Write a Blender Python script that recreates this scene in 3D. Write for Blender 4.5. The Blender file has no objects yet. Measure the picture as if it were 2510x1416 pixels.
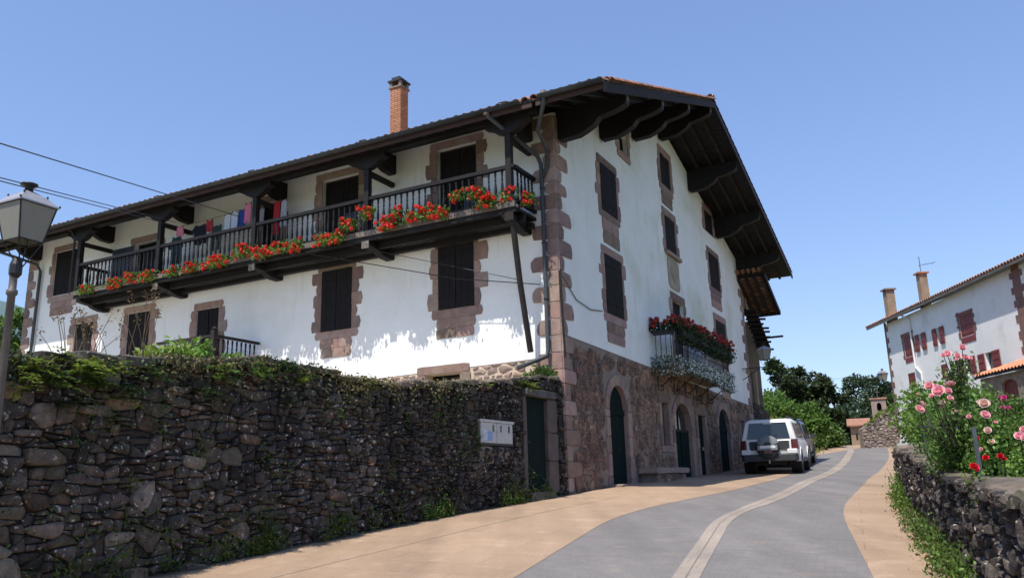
import bpy, math, random
import numpy as np
from mathutils import Vector, Matrix
from mathutils.geometry import tessellate_polygon

scene = bpy.context.scene
col = scene.collection
R = math.radians
rng = random.Random(7)

# ------------------------------------------------------------------ camera
F_PX, CX, CY = 2000.0, 1255.0, 708.0          # focal length and centre in pixels of the 2510 px wide photograph
PITCH, ROLL = math.atan(472 / 2000.0), -0.0275
CAM = Vector((0, 0, 1.6))
CAM_ROT = Matrix.Rotation(math.pi / 2 + PITCH, 3, 'X') @ Matrix.Rotation(ROLL, 3, 'Z')
cd = bpy.data.cameras.new('camera'); cam = bpy.data.objects.new('camera', cd); col.objects.link(cam)
cd.sensor_width = 36; cd.sensor_fit = 'HORIZONTAL'; cd.lens = F_PX / 2510 * 36; cd.clip_end = 6000; cd.clip_start = .05
cam.matrix_world = Matrix.Translation(CAM) @ CAM_ROT.to_4x4()
scene.camera = cam

# ------------------------------------------------------------------ light
SUN_EL = R(62.9)
sh = Vector((-.4706, -.8824, 0)) + .05 * Vector((-.8824, .4706, 0)); sh.normalize()
SUN = Vector((sh.x * math.cos(SUN_EL), sh.y * math.cos(SUN_EL), math.sin(SUN_EL)))
world = bpy.data.worlds.new('World'); scene.world = world; world.use_nodes = True
nt = world.node_tree; nt.nodes.clear()
sky = nt.nodes.new('ShaderNodeTexSky'); sky.sky_type = 'NISHITA'; sky.sun_disc = False
sky.sun_elevation = SUN_EL; sky.sun_rotation = math.atan2(sh.x, sh.y)
sky.air_density = 1.3; sky.dust_density = .3; sky.ozone_density = 2.0; sky.altitude = 200
bg = nt.nodes.new('ShaderNodeBackground'); bg.inputs[1].default_value = .142
wo = nt.nodes.new('ShaderNodeOutputWorld')
gm = nt.nodes.new('ShaderNodeGamma'); gm.inputs[1].default_value = .75
tn = nt.nodes.new('ShaderNodeMix'); tn.data_type = 'RGBA'; tn.blend_type = 'MULTIPLY'; tn.inputs[0].default_value = 1; tn.inputs[7].default_value = (.75, .855, 1.13, 1)
nt.links.new(sky.outputs[0], gm.inputs[0]); nt.links.new(gm.outputs[0], tn.inputs[6]); nt.links.new(tn.outputs[2], bg.inputs[0]); nt.links.new(bg.outputs[0], wo.inputs[0])
sl = bpy.data.lights.new('sun', 'SUN'); sl.energy = 3.5; sl.angle = R(.53); sl.color = (1, .955, .88)
so = bpy.data.objects.new('sun', sl); col.objects.link(so)
so.rotation_euler = (-SUN).to_track_quat('-Z', 'Y').to_euler(); so.location = (0, 0, 40)
scene.view_settings.view_transform = 'Standard'; scene.view_settings.look = 'None'
scene.view_settings.gamma = 1; scene.view_settings.exposure = 0.80; scene.view_settings.use_curve_mapping = False

# ------------------------------------------------------------------ measuring: a direction of sight meets a known plane
def ray(px, py): return CAM_ROT @ Vector(((px - CX) / F_PX, -(py - CY) / F_PX, -1))
def at(px, py, Y): d = ray(px, py); return CAM + d * (Y / d.y)
U = Vector((-.8824, .4706, 0)); G = Vector((.4706, .8824, 0)); ZZ = Vector((0, 0, 1))
C0 = Vector((1.1416, 19.0, 0))                 # street corner of the farmhouse in plan
def meet(px, py, p0, n): d = ray(px, py); return CAM + d * ((p0 - CAM).dot(n) / d.dot(n))
def Lp(px, py, o=0): p = meet(px, py, C0 - G * o, G); return ((p - C0).dot(U), p.z)
def Gp(px, py, o=0): p = meet(px, py, C0 - U * o, U); return ((p - C0).dot(G), p.z)

class Frame:                                   # a wall plane: s along it, z up, o outwards
    def __init__(s, org, ex, out): s.org, s.ex, s.out = Vector(org), Vector(ex), Vector(out)
    def __call__(s, a, z, o=0.0): return s.org + s.ex * a + s.out * o + ZZ * z
FL = Frame(C0, U, -G)                          # long balcony side
FG = Frame(C0, G, -U)                          # gable side; negative s runs along the garden wall

ZP = [(-40, -3.1), (0, 0), (9, .68), (14, 1.03), (19, 1.28), (21.5, 1.43), (24, 1.5), (27, 1.57), (31, 1.72), (36, 1.98), (48, 2.75), (58, 3.42), (63, 3.62), (70, 3.7), (90, 3.7), (140, 3.6), (3000, 3.6)]
_zx = np.array([a for a, b in ZP]); _zy = np.array([b for a, b in ZP])
def zt(Y):                                     # height of the ground: the lane climbs away from the camera
    k = np.linspace(-1.5, 1.5, 7)
    return float(np.mean([np.interp(Y + q, _zx, _zy) for q in k]))

# ------------------------------------------------------------------ mesh helpers
class MB:
    def __init__(s): s.v, s.f, s.t = [], [], []; s.tint = None
    def add(s, vs, fs, tint=None):
        n = len(s.v); s.v.extend([tuple(p) for p in vs]); s.f.extend([tuple(i + n for i in f) for f in fs])
        t = tint if tint is not None else (s.tint or (1, 1, 1)); s.t.extend([t] * len(vs))
    def box8(s, P, tint=None): s.add(P, [(0, 3, 2, 1), (4, 5, 6, 7), (0, 1, 5, 4), (1, 2, 6, 5), (2, 3, 7, 6), (3, 0, 4, 7)], tint)
    def box(s, fr, a0, a1, z0, z1, o0, o1, tint=None):
        s.box8([fr(a0, z0, o0), fr(a1, z0, o0), fr(a1, z0, o1), fr(a0, z0, o1), fr(a0, z1, o0), fr(a1, z1, o0), fr(a1, z1, o1), fr(a0, z1, o1)], tint)
    def beam(s, p, q, w, h, up=ZZ, tint=None):
        p, q = Vector(p), Vector(q); d = (q - p).normalized(); x = d.cross(up).normalized() * w / 2; y = x.cross(d).normalized() * h / 2
        s.box8([p - x - y, p + x - y, p + x + y, p - x + y, q - x - y, q + x - y, q + x + y, q - x + y], tint)
    def tube(s, pts, r, n=8, tint=None, cap=True):
        pts = [Vector(p) for p in pts]; rs = r if isinstance(r, (list, tuple)) else [r] * len(pts); vs, fs = [], []; x = None
        for i, p in enumerate(pts):
            d = (pts[min(i + 1, len(pts) - 1)] - pts[max(i - 1, 0)]).normalized()
            if x is None: x = d.cross(Vector((0, 1, 0)) if abs(d.z) > .9 else ZZ)
            x = (x - d * x.dot(d)).normalized(); y = d.cross(x).normalized()
            for k in range(n):
                t = 2 * math.pi * k / n; vs.append(p + (x * math.cos(t) + y * math.sin(t)) * rs[i])
        for i in range(len(pts) - 1):
            for k in range(n): a, b = i * n + k, i * n + (k + 1) % n; fs.append((a, b, b + n, a + n))
        if cap: fs.append(tuple(range(n - 1, -1, -1))); m = (len(pts) - 1) * n; fs.append(tuple(range(m, m + n)))
        s.add(vs, fs, tint)
    def lathe(s, base, prof, n=16, axis=ZZ, tint=None):
        ax = Vector(axis).normalized(); x = ax.cross(Vector((1, 0, 0)) if abs(ax.x) < .9 else Vector((0, 1, 0))).normalized(); y = ax.cross(x); vs, fs = [], []
        for (r, h) in prof:
            for k in range(n): t = 2 * math.pi * k / n; vs.append(Vector(base) + ax * h + (x * math.cos(t) + y * math.sin(t)) * r)
        for i in range(len(prof) - 1):
            for k in range(n): a, b = i * n + k, i * n + (k + 1) % n; fs.append((a, b, b + n, a + n))
        fs.append(tuple(range(n - 1, -1, -1))); m = (len(prof) - 1) * n; fs.append(tuple(range(m, m + n)))
        s.add(vs, fs, tint)
    def prism(s, fr, poly, o0, o1, bev=0.0, tint=None):      # outline on a wall plane, given thickness; bev rounds its front edge
        n = len(poly); cx = sum(p[0] for p in poly) / n; cz = sum(p[1] for p in poly) / n
        A = sum(poly[i][0] * poly[(i + 1) % n][1] - poly[(i + 1) % n][0] * poly[i][1] for i in range(n))
        if A < 0: poly = poly[::-1]
        rings = [[fr(a, z, o0) for a, z in poly], [fr(a, z, o1 - bev) for a, z in poly]]
        if bev: rings.append([fr(a + (cx - a) * min(.45, bev / max(.01, math.hypot(a - cx, z - cz))), z + (cz - z) * min(.45, bev / max(.01, math.hypot(a - cx, z - cz))), o1) for a, z in poly])
        vs = [p for r in rings for p in r]; fs = []
        for i in range(len(rings) - 1):
            for k in range(n): a, b = i * n + k, i * n + (k + 1) % n; fs.append((a, b, b + n, a + n))
        m = (len(rings) - 1) * n; fs.append(tuple(range(m, m + n)))
        s.add(vs, fs, tint)
    def build(s, name, m, parent=None, smooth=False, kind=None, loc=None, fix=True):
        me = bpy.data.meshes.new(name); off = wloc(parent) if loc is None else Vector(loc)
        me.from_pydata([(x - off.x, y - off.y, z - off.z) for x, y, z in s.v], [], s.f)
        ca = me.color_attributes.new('tint', 'FLOAT_COLOR', 'POINT')
        ca.data.foreach_set('color', np.array([(*t, 1) for t in s.t], dtype=np.float32).ravel())
        if fix: fixn(me)
        if smooth: me.polygons.foreach_set('use_smooth', [True] * len(me.polygons))
        me.materials.append(m)
        return link(name, me, parent, kind, loc)
import bmesh
def fixn(me):
    b = bmesh.new(); b.from_mesh(me); bmesh.ops.recalc_face_normals(b, faces=b.faces); b.to_mesh(me); b.free()
def wloc(o):
    v = Vector((0, 0, 0))
    while o is not None: v += o.location; o = o.parent
    return v
def link(name, me, parent=None, kind=None, loc=None):
    o = bpy.data.objects.new(name, me); col.objects.link(o)
    if parent is not None: o.parent = parent
    if loc is not None: o.location = Vector(loc) - wloc(parent)
    if kind: o['kind'] = kind
    return o
def thing(name, label, cat, loc=(0, 0, 0), group=None):
    o = bpy.data.objects.new(name, None); col.objects.link(o); o.location = loc; o.empty_display_size = .2
    return tag(o, label, cat, group)
def tag(o, label, cat, group=None):
    o['label'] = label; o['category'] = cat
    if group: o['group'] = group
    return o
def inst(src, parent, world_loc, rz=0.0, scale=None):        # another piece that shares src's mesh
    o = src.copy(); col.objects.link(o); o.parent = parent; o.location = Vector(world_loc) - wloc(parent); o.rotation_euler = (0, 0, rz)
    if scale: o.scale = scale
    return o
ORD = ['first', 'second', 'third', 'fourth', 'fifth', 'sixth', 'seventh', 'eighth', 'ninth', 'tenth', 'eleventh', 'twelfth', 'thirteenth', 'fourteenth', 'fifteenth', 'sixteenth', 'seventeenth', 'eighteenth', 'nineteenth', 'twentieth', 'twenty-first', 'twenty-second', 'twenty-third', 'twenty-fourth', 'twenty-fifth', 'twenty-sixth']

# ------------------------------------------------------------------ materials
def mat(name, c1, c2=None, scale=6, rough=.85, bump=0.0, bscale=30, c3=None, s3=1.5, th3=(.55, .7), tint=False, spec=.25, metal=0, transl=0, emit=None, stretch=None, bumpdist=.02, spots=None, trans=None, streak=None):
    m = bpy.data.materials.new(name); m.use_nodes = True; n = m.node_tree; N = n.nodes; Lk = n.links
    b = N['Principled BSDF']; b.inputs['Roughness'].default_value = rough; b.inputs['Specular IOR Level'].default_value = spec; b.inputs['Metallic'].default_value = metal
    tc = N.new('ShaderNodeNewGeometry'); vec = tc.outputs['Position']
    if stretch:
        mp = N.new('ShaderNodeMapping'); mp.inputs['Scale'].default_value = stretch; Lk.new(vec, mp.inputs[0]); vec = mp.outputs[0]
    def noise(sc, det=6, ro=.6, v=None):
        t = N.new('ShaderNodeTexNoise'); t.inputs['Scale'].default_value = sc; t.inputs['Detail'].default_value = det; t.inputs['Roughness'].default_value = ro; Lk.new(v or vec, t.inputs['Vector']); return t.outputs['Fac']
    def ramp(x, a, c):
        r = N.new('ShaderNodeMapRange'); r.inputs['From Min'].default_value = a; r.inputs['From Max'].default_value = c; Lk.new(x, r.inputs['Value']); return r.outputs[0]
    def mix(f, A, B, mode='MIX'):
        x = N.new('ShaderNodeMix'); x.data_type = 'RGBA'; x.blend_type = mode
        if isinstance(f, (int, float)): x.inputs[0].default_value = f
        else: Lk.new(f, x.inputs[0])
        for i, q in ((6, A), (7, B)):
            if isinstance(q, tuple): x.inputs[i].default_value = (*q, 1)
            else: Lk.new(q, x.inputs[i])
        return x.outputs[2]
    c = tuple(c1)
    if c2: c = mix(ramp(noise(scale), .32, .68), tuple(c1), tuple(c2))
    if c3: c = mix(ramp(noise(s3, 8, .65, tc.outputs['Position']), *th3), c, tuple(c3))
    if streak:                                     # rain streaks: noise drawn out downwards, broken up by a broad one
        mp2 = N.new('ShaderNodeMapping'); mp2.inputs['Scale'].default_value = (5, 5, .35); Lk.new(tc.outputs['Position'], mp2.inputs[0])
        a_ = ramp(noise(1.0, 5, .6, mp2.outputs[0]), .56, .72); b_ = ramp(noise(.5, 3, .5, tc.outputs['Position']), .42, .62)
        mu = N.new('ShaderNodeMath'); mu.operation = 'MULTIPLY'; Lk.new(a_, mu.inputs[0]); Lk.new(b_, mu.inputs[1]); mv = N.new('ShaderNodeMath'); mv.operation = 'MULTIPLY'; mv.inputs[1].default_value = .55; Lk.new(mu.outputs[0], mv.inputs[0])
        c = mix(mv.outputs[0], c, tuple(streak))
    if spots:
        sc_, lo, hi, sc = spots; c = mix(ramp(noise(sc_, 3, .55, tc.outputs['Position']), lo, hi), c, tuple(sc))
    if tint:
        a = N.new('ShaderNodeAttribute'); a.attribute_name = 'tint'; c = mix(1.0, c, a.outputs['Color'], 'MULTIPLY')
    if isinstance(c, tuple): b.inputs['Base Color'].default_value = (*c, 1)
    else: Lk.new(c, b.inputs['Base Color'])
    if bump:
        bp = N.new('ShaderNodeBump'); bp.inputs['Strength'].default_value = bump; bp.inputs['Distance'].default_value = bumpdist; Lk.new(noise(bscale, 8, .65), bp.inputs['Height']); Lk.new(bp.outputs[0], b.inputs['Normal'])
    if trans: b.inputs['Transmission Weight'].default_value = trans
    if transl:
        t = N.new('ShaderNodeBsdfTranslucent'); ms = N.new('ShaderNodeMixShader'); ms.inputs[0].default_value = transl
        if isinstance(c, tuple): t.inputs[0].default_value = (*c, 1)
        else: Lk.new(c, t.inputs[0])
        Lk.new(b.outputs[0], ms.inputs[1]); Lk.new(t.outputs[0], ms.inputs[2]); Lk.new(ms.outputs[0], N['Material Output'].inputs[0])
    return m
M = {}
M['plaster'] = mat('lime_plaster', (.80, .79, .76), (.74, .735, .70), 1.3, .92, .35, 9, c3=(.66, .65, .55), s3=.45, th3=(.52, .8), bumpdist=.03, streak=(.5, .48, .42))
M['plaster_gable'] = mat('weathered_plaster', (.78, .79, .76), (.71, .73, .69), 1.1, .92, .4, 8, c3=(.53, .55, .40), s3=.33, th3=(.52, .75), bumpdist=.03, streak=(.48, .48, .40))
M['sand'] = mat('red_sandstone', (.32, .215, .175), (.21, .148, .128), 5, .9, .6, 22, c3=(.30, .24, .2), s3=2.2, th3=(.5, .7), tint=True)
M['sand_rub'] = mat('rubble_sandstone', (.205, .13, .095), (.09, .066, .056), 4, .92, .9, 18, c3=(.34, .22, .15), s3=1.6, th3=(.5, .7), tint=True)
M['mortar'] = mat('mortar', (.26, .21, .17), (.18, .145, .12), 5, .95, .6, 25)
M['wood'] = mat('dark_oiled_wood', (.015, .012, .011), (.009, .008, .008), 3, .6, .5, 14, stretch=(1, 1, 1))
M['woodworn'] = mat('weathered_dark_wood', (.034, .025, .022), (.016, .013, .012), 5, .8, .6, 25)
M['woodpale'] = mat('grey_worn_timber', (.19, .16, .14), (.10, .085, .075), 5, .85, .6, 25)
M['shutter'] = mat('dark_painted_board', (.018, .015, .016), (.011, .010, .011), 9, .8, .3, 30, spec=.15)
M['greendoor'] = mat('dark_green_painted_board', (.006, .014, .013), (.009, .018, .016), 6, .9, .3, 30, spec=.08)
M['bluedoor'] = mat('slate_painted_panel', (.045, .055, .075), (.03, .04, .055), 4, .45, .2, 20)
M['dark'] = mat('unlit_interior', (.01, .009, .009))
M['tile'] = mat('clay_tile', (.46, .24, .15), (.30, .15, .105), 6, .9, .5, 30, c3=(.20, .15, .11), s3=3, th3=(.5, .65), tint=True)
M['gutter'] = mat('painted_metal_gutter', (.045, .05, .055), (.03, .033, .036), 4, .45, .1, 10)
M['pipe'] = mat('grey_metal_pipe', (.06, .066, .072), (.045, .05, .054), 5, .45, .1, 10)
M['copper'] = mat('rust_metal_elbow', (.28, .2, .15), (.2, .15, .12), 9, .6)
M['brick'] = mat('orange_brick', (.42, .21, .12), (.36, .17, .1), 7, .9, .4, 40, tint=True)
M['darkstone'] = mat('lichened_wall_stone', (.105, .088, .074), (.036, .032, .030), 13, .95, 1.0, 42, c3=(.030, .026, .026), s3=1.1, th3=(.48, .62), tint=True, spots=(18, .61, .67, (.34, .32, .29)), bumpdist=.045)
M['greystone'] = mat('grey_wall_stone', (.175, .148, .118), (.085, .073, .064), 13, .95, 1.0, 42, c3=(.05, .045, .043), s3=1.4, th3=(.5, .68), tint=True, spots=(14, .66, .72, (.42, .40, .36)), bumpdist=.045)
M['earth'] = mat('earth_joint', (.035, .028, .022), (.02, .017, .014), 8, .97, .8, 30)
M['coping'] = mat('mossy_cap', (.26, .20, .155), (.13, .105, .08), 5, .95, 1, 18, c3=(.08, .08, .045), s3=1.5, th3=(.5, .62), tint=True)
M['leaf'] = mat('leaf_green', (.085, .145, .032), (.06, .11, .025), 3, .55, 0, tint=True, transl=.3)
M['leafy'] = mat('leaf_yellow_green', (.17, .23, .035), (.11, .17, .03), 3, .55, 0, tint=True, transl=.35)
M['leafd'] = mat('leaf_dark', (.035, .062, .022), (.024, .045, .016), 3, .55, 0, tint=True, transl=.2)
M['leafb'] = mat('leaf_bright', (.12, .205, .04), (.085, .16, .034), 2, .5, 0, tint=True, transl=.35)
M['dry'] = mat('dry_stem', (.22, .16, .09), (.15, .10, .06), 3, .8, 0, tint=True, transl=.2)
M['moss'] = mat('brown_moss_growth', (.17, .13, .055), (.085, .09, .035), 3, .9, 0, tint=True)
M['red'] = mat('red_petal', (.72, .045, .03), (.62, .03, .02), 9, .5, 0, tint=True, transl=.3)
M['redd'] = mat('brick_red_petal', (.5, .075, .06), (.42, .05, .045), 9, .5, 0, tint=True, transl=.25)
M['white_fl'] = mat('white_petal', (.78, .80, .76), None, tint=True, transl=.25)
M['pink'] = mat('pink_petal', (.90, .52, .54), (.88, .44, .48), 20, .5, 0, tint=True, transl=.3)
M['cream'] = mat('cream_petal', (.85, .66, .56), (.8, .55, .47), 20, .5, 0, tint=True, transl=.3)
M['magenta'] = mat('magenta_petal', (.7, .10, .32), None, tint=True, transl=.3)
M['rosered'] = mat('crimson_petal', (.62, .012, .03), None, tint=True, transl=.2)
M['iron'] = mat('black_iron', (.012, .012, .014), None, rough=.5, spec=.4)
M['ironblue'] = mat('grey_iron_rail', (.07, .08, .095), (.04, .045, .055), 9, .5, spec=.4)
M['trunk'] = mat('bark', (.09, .07, .055), (.05, .04, .03), 8, .9, .8, 20)
M['white'] = mat('white_car_paint', (.66, .65, .62), None, rough=.28, spec=.5)
M['whiteplastic'] = mat('off_white_enamel', (.50, .49, .45), (.40, .39, .36), 8, .5, spec=.4)
M['darkpaint'] = mat('dark_car_paint', (.03, .025, .035), None, rough=.25, spec=.5)
M['rubber'] = mat('rubber', (.015, .015, .016), None, rough=.8)
M['greyplastic'] = mat('dark_grey_plastic', (.04, .042, .043), None, rough=.6)
M['glass'] = mat('dark_window_glass', (.02, .026, .028), None, rough=.06, spec=.7)
M['alloy'] = mat('wheel_metal', (.4, .4, .41), None, rough=.35, metal=.8)
M['lamp_red'] = mat('tail_lamp', (.10, .02, .022), None, rough=.2, spec=.5)
M['chrome'] = mat('bright_trim', (.7, .7, .7), None, rough=.2, metal=.9)
M['frost'] = mat('milky_lantern_pane', (.42, .40, .33), (.36, .35, .30), 3, .35, 0, spec=.5, transl=.45)
M['lampmetal'] = mat('pale_lantern_sheet', (.34, .33, .34), (.27, .26, .27), 6, .4, 0, metal=.3)
M['lampiron'] = mat('aged_iron_post', (.15, .135, .12), (.09, .08, .072), 6, .5, .3, 30, metal=.2)
M['whitepl'] = mat('white_render', (.80, .79, .76), (.73, .72, .69), 1.2, .92, .3, 9, c3=(.56, .55, .53), s3=.6, th3=(.55, .8))
M['redpaint'] = mat('oxblood_paint', (.21, .04, .035), (.15, .032, .03), 5, .5, .2, 20)
M['tan'] = mat('tan_render', (.33, .25, .17), (.24, .18, .125), 2.2, .92, .5, 12, c3=(.19, .15, .115), s3=1.2, th3=(.5, .7))
M['purple'] = mat('faded_clay_render', (.33, .25, .21), (.25, .19, .16), 2, .9)
M['farstone'] = mat('far_rubble', (.34, .27, .225), (.2, .16, .14), 3, .95, .8, 10, tint=True)
def cloth(n, c): return mat(n, c, tuple(x * .8 for x in c), 8, .85, .2, 20)
# ------------------------------------------------------------------ ground, lane, pavements
def pavemat(name, c1, c2, sx, sy, joint, rough=.85, c3=None, jdark=.75):
    m = bpy.data.materials.new(name); m.use_nodes = True; n = m.node_tree; N = n.nodes; Lk = n.links; b = N['Principled BSDF']
    b.inputs['Roughness'].default_value = rough; b.inputs['Specular IOR Level'].default_value = .3
    g = N.new('ShaderNodeNewGeometry'); mp = N.new('ShaderNodeMapping'); mp.inputs['Rotation'].default_value = (0, 0, R(22)); Lk.new(g.outputs['Position'], mp.inputs[0])
    br = N.new('ShaderNodeTexBrick'); br.inputs['Scale'].default_value = 1; br.inputs['Brick Width'].default_value = sx; br.inputs['Row Height'].default_value = sy; br.inputs['Mortar Size'].default_value = joint; br.inputs['Mortar Smooth'].default_value = .3
    br.inputs['Color1'].default_value = (1, 1, 1, 1); br.inputs['Color2'].default_value = (.90, .90, .90, 1); br.inputs['Mortar'].default_value = (jdark, jdark * .97, jdark * .95, 1); Lk.new(mp.outputs[0], br.inputs[0])
    no = N.new('ShaderNodeTexNoise'); no.inputs['Scale'].default_value = .7; no.inputs['Detail'].default_value = 9; no.inputs['Roughness'].default_value = .68; Lk.new(g.outputs['Position'], no.inputs[0])
    mr = N.new('ShaderNodeMapRange'); mr.inputs[1].default_value = .35; mr.inputs[2].default_value = .65; Lk.new(no.outputs[0], mr.inputs[0])
    mx = N.new('ShaderNodeMix'); mx.data_type = 'RGBA'; mx.inputs[6].default_value = (*c1, 1); mx.inputs[7].default_value = (*c2, 1); Lk.new(mr.outputs[0], mx.inputs[0])
    last = mx.outputs[2]
    if c3:
        n3 = N.new('ShaderNodeTexNoise'); n3.inputs['Scale'].default_value = 2.6; n3.inputs['Detail'].default_value = 7; Lk.new(g.outputs['Position'], n3.inputs[0])
        r3 = N.new('ShaderNodeMapRange'); r3.inputs[1].default_value = .58; r3.inputs[2].default_value = .72; Lk.new(n3.outputs[0], r3.inputs[0])
        m3 = N.new('ShaderNodeMix'); m3.data_type = 'RGBA'; Lk.new(r3.outputs[0], m3.inputs[0]); Lk.new(last, m3.inputs[6]); m3.inputs[7].default_value = (*c3, 1); last = m3.outputs[2]
    m2 = N.new('ShaderNodeMix'); m2.data_type = 'RGBA'; m2.blend_type = 'MULTIPLY'; m2.inputs[0].default_value = 1
    w1 = N.new('ShaderNodeTexNoise'); w1.inputs['Scale'].default_value = .35; w1.inputs['Detail'].default_value = 4; mp3 = N.new('ShaderNodeMapping'); mp3.inputs['Rotation'].default_value = (0, 0, R(-28)); mp3.inputs['Scale'].default_value = (5, .5, 1); Lk.new(g.outputs['Position'], mp3.inputs[0]); Lk.new(mp3.outputs[0], w1.inputs[0])
    w2 = N.new('ShaderNodeMapRange'); w2.inputs[1].default_value = .35; w2.inputs[2].default_value = .7; w2.inputs[3].default_value = 1.08; w2.inputs[4].default_value = .84; Lk.new(w1.outputs[0], w2.inputs[0])
    w3 = N.new('ShaderNodeMix'); w3.data_type = 'RGBA'; w3.blend_type = 'MULTIPLY'; w3.inputs[0].default_value = 1; Lk.new(last, w3.inputs[6]); Lk.new(w2.outputs[0], w3.inputs[7]); last = w3.outputs[2]
    Lk.new(last, m2.inputs[6]); Lk.new(br.outputs[0], m2.inputs[7])
    fn = N.new('ShaderNodeTexNoise'); fn.inputs['Scale'].default_value = 60; fn.inputs['Detail'].default_value = 5; Lk.new(g.outputs['Position'], fn.inputs[0])
    fr_ = N.new('ShaderNodeMapRange'); fr_.inputs[1].default_value = .3; fr_.inputs[2].default_value = .7; fr_.inputs[3].default_value = .82; fr_.inputs[4].default_value = 1.12; Lk.new(fn.outputs[0], fr_.inputs[0])
    m4 = N.new('ShaderNodeMix'); m4.data_type = 'RGBA'; m4.blend_type = 'MULTIPLY'; m4.inputs[0].default_value = 1; Lk.new(m2.outputs[2], m4.inputs[6]); Lk.new(fr_.outputs[0], m4.inputs[7])
    Lk.new(m4.outputs[2], b.inputs['Base Color'])
    ad = N.new('ShaderNodeMath'); ad.operation = 'MULTIPLY_ADD'; ad.inputs[1].default_value = -1.0; Lk.new(br.outputs['Fac'], ad.inputs[0]); Lk.new(fn.outputs[0], ad.inputs[2])
    bp = N.new('ShaderNodeBump'); bp.inputs['Strength'].default_value = .45; bp.inputs['Distance'].default_value = .006; Lk.new(ad.outputs[0], bp.inputs['Height']); Lk.new(bp.outputs[0], b.inputs['Normal'])
    return m
M['road'] = pavemat('grey_stamped_paving', (.205, .187, .174), (.172, .159, .150), .2, .1, .006, .75, c3=(.225, .195, .17), jdark=.87)
M['walk'] = pavemat('tan_stamped_paving', (.375, .26, .17), (.32, .22, .145), 1.15, .62, .009, .85, c3=(.40, .29, .20), jdark=.82)
M['strip'] = pavemat('pale_paving_strip', (.34, .285, .23), (.28, .235, .195), .3, .3, .006, .85)
M['terrain'] = mat('field_grass', (.09, .12, .035), (.13, .12, .05), .3, .95, .6, 6)
M['soil'] = mat('garden_soil', (.09, .065, .045), (.06, .045, .03), 5, .95, .8, 15)
def curve(pts): ys = [p[0] for p in pts]; xs = [p[1] for p in pts]; return lambda Y: float(np.mean([np.interp(Y + k, ys, xs) for k in (-1.0, -.5, 0, .5, 1.0)]))
xl = curve([(-12, -6.7), (8.7, -.06), (10.6, .55), (13.6, 1.5), (16.1, 2.9), (19, 4.9), (22.5, 6.9), (30, 10), (43.5, 15.4), (52, 19.0), (58, 20.6), (66, 21.5)])
xc = curve([(-12, -4.9), (8.45, 1.62), (11.3, 2.57), (13.3, 3.22), (14.1, 3.72), (16.4, 5.0), (23, 8.2), (38.4, 15.1), (49.8, 20.0), (56, 22.2), (66, 23.3)])
xr = curve([(-12, -3.2), (8.2, 3.36), (12.7, 4.86), (14.6, 5.62), (20.5, 8.5), (41, 18.3), (53, 23.6), (58, 25.4), (66, 26.8)])
def wallx(Y): return C0.x + (Y - C0.y) * G.x / G.y           # line of the garden wall and the gable
RW0, RW1 = Vector((4.21, 8.1)), Vector((7.67, 16.92))
def rwx(Y): return RW0.x + (Y - RW0.y) * (RW1.x - RW0.x) / (RW1.y - RW0.y)
def sheet(name, fl, fr_, y0, y1, dz, m, nx=2, step=.5):
    b = MB(); ys = np.arange(y0, y1 + 1e-6, step); vs, fs = [], []
    for Y in ys:
        a, c = fl(Y), fr_(Y)
        for i in range(nx): x = a + (c - a) * i / (nx - 1); vs.append((x, Y, zt(Y) + dz))
    for j in range(len(ys) - 1):
        for i in range(nx - 1): k = j * nx + i; fs.append((k, k + 1, k + nx + 1, k + nx))
    b.add(vs, fs); return b.build(name, m, kind='structure', smooth=True)
b = MB(); ys = list(np.arange(-12, 70, .5)) + [72, 76, 82, 90, 110, 140, 200, 400, 900, 2500]; xs = [-2500, -600, -150, -60, -30, -12, 0, 12, 30, 60, 150, 600, 2500]; vs = []; fs = []
ys = [-400, -80, -30] + ys
for Y in ys:
    for x in xs: vs.append((x, Y, zt(Y) - .012))
for j in range(len(ys) - 1):
    for i in range(len(xs) - 1): k = j * len(xs) + i; fs.append((k, k + 1, k + len(xs) + 1, k + len(xs)))
b.add(vs, fs); b.build('ground', M['terrain'], kind='structure', smooth=True)
sheet('road', xl, xr, -12, 66, 0.0, M['road'], 4)
sheet('pavement_left', lambda Y: wallx(Y) - .3 if Y < 38 else wallx(38) + (Y - 38) * .7, lambda Y: xl(Y), -12, 62, .004, M['walk'], 3)
sheet('pavement_right', lambda Y: xr(Y), lambda Y: rwx(Y) + .1 if Y < 17.2 else xr(Y) + 2.1 + (1.2 if Y > 45 else 0), -12, 64, .004, M['walk'], 3)
sheet('centre_strip', lambda Y: xc(Y) - (.14 if Y < 15 else .19), lambda Y: xc(Y) + (.14 if Y < 15 else .19), -12, 57, .005, M['strip'], 2)
sheet('strip_groove', lambda Y: xc(Y) - .007, lambda Y: xc(Y) + .007, -12, 30, .0065, mat('dark_joint', (.19, .155, .125), (.14, .115, .09), 6, .95), 2)
def wl(o): return lambda Y: wallx(Y) + o
sheet('pavement_joint', wl(1.55), wl(1.575), -12, 18, .0055, bpy.data.materials['dark_joint'], 2)
sheet('dirt_verge', wl(-.1), lambda Y: wallx(Y) + .13 + .05 * math.sin(Y * 2.1) + .03 * math.sin(Y * 5.3), -12, 37, .0065, mat('verge_dirt', (.20, .15, .10), (.11, .09, .065), 7, .95, .6, 20), 2, .25)
sheet('dirt_verge', lambda Y: rwx(Y) - .20 - .05 * math.sin(Y * 2.7) - .04 * math.sin(Y * 6.1), lambda Y: rwx(Y) + .1, 2, 17, .0065, bpy.data.materials['verge_dirt'], 2, .25)
b = MB(); q = FG(-16, 0); b.add([FG(-16, 2.75, -.4), FG(-.4, 3.2, -.4), FL(24, 3.4, 0), FL(24, 2.9, 20)], [(0, 1, 2, 3)]); b.build('courtyard', mat('pale_yard_paving', (.52, .47, .39), (.44, .39, .32), 2, .9), kind='structure')
b = MB()
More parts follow.
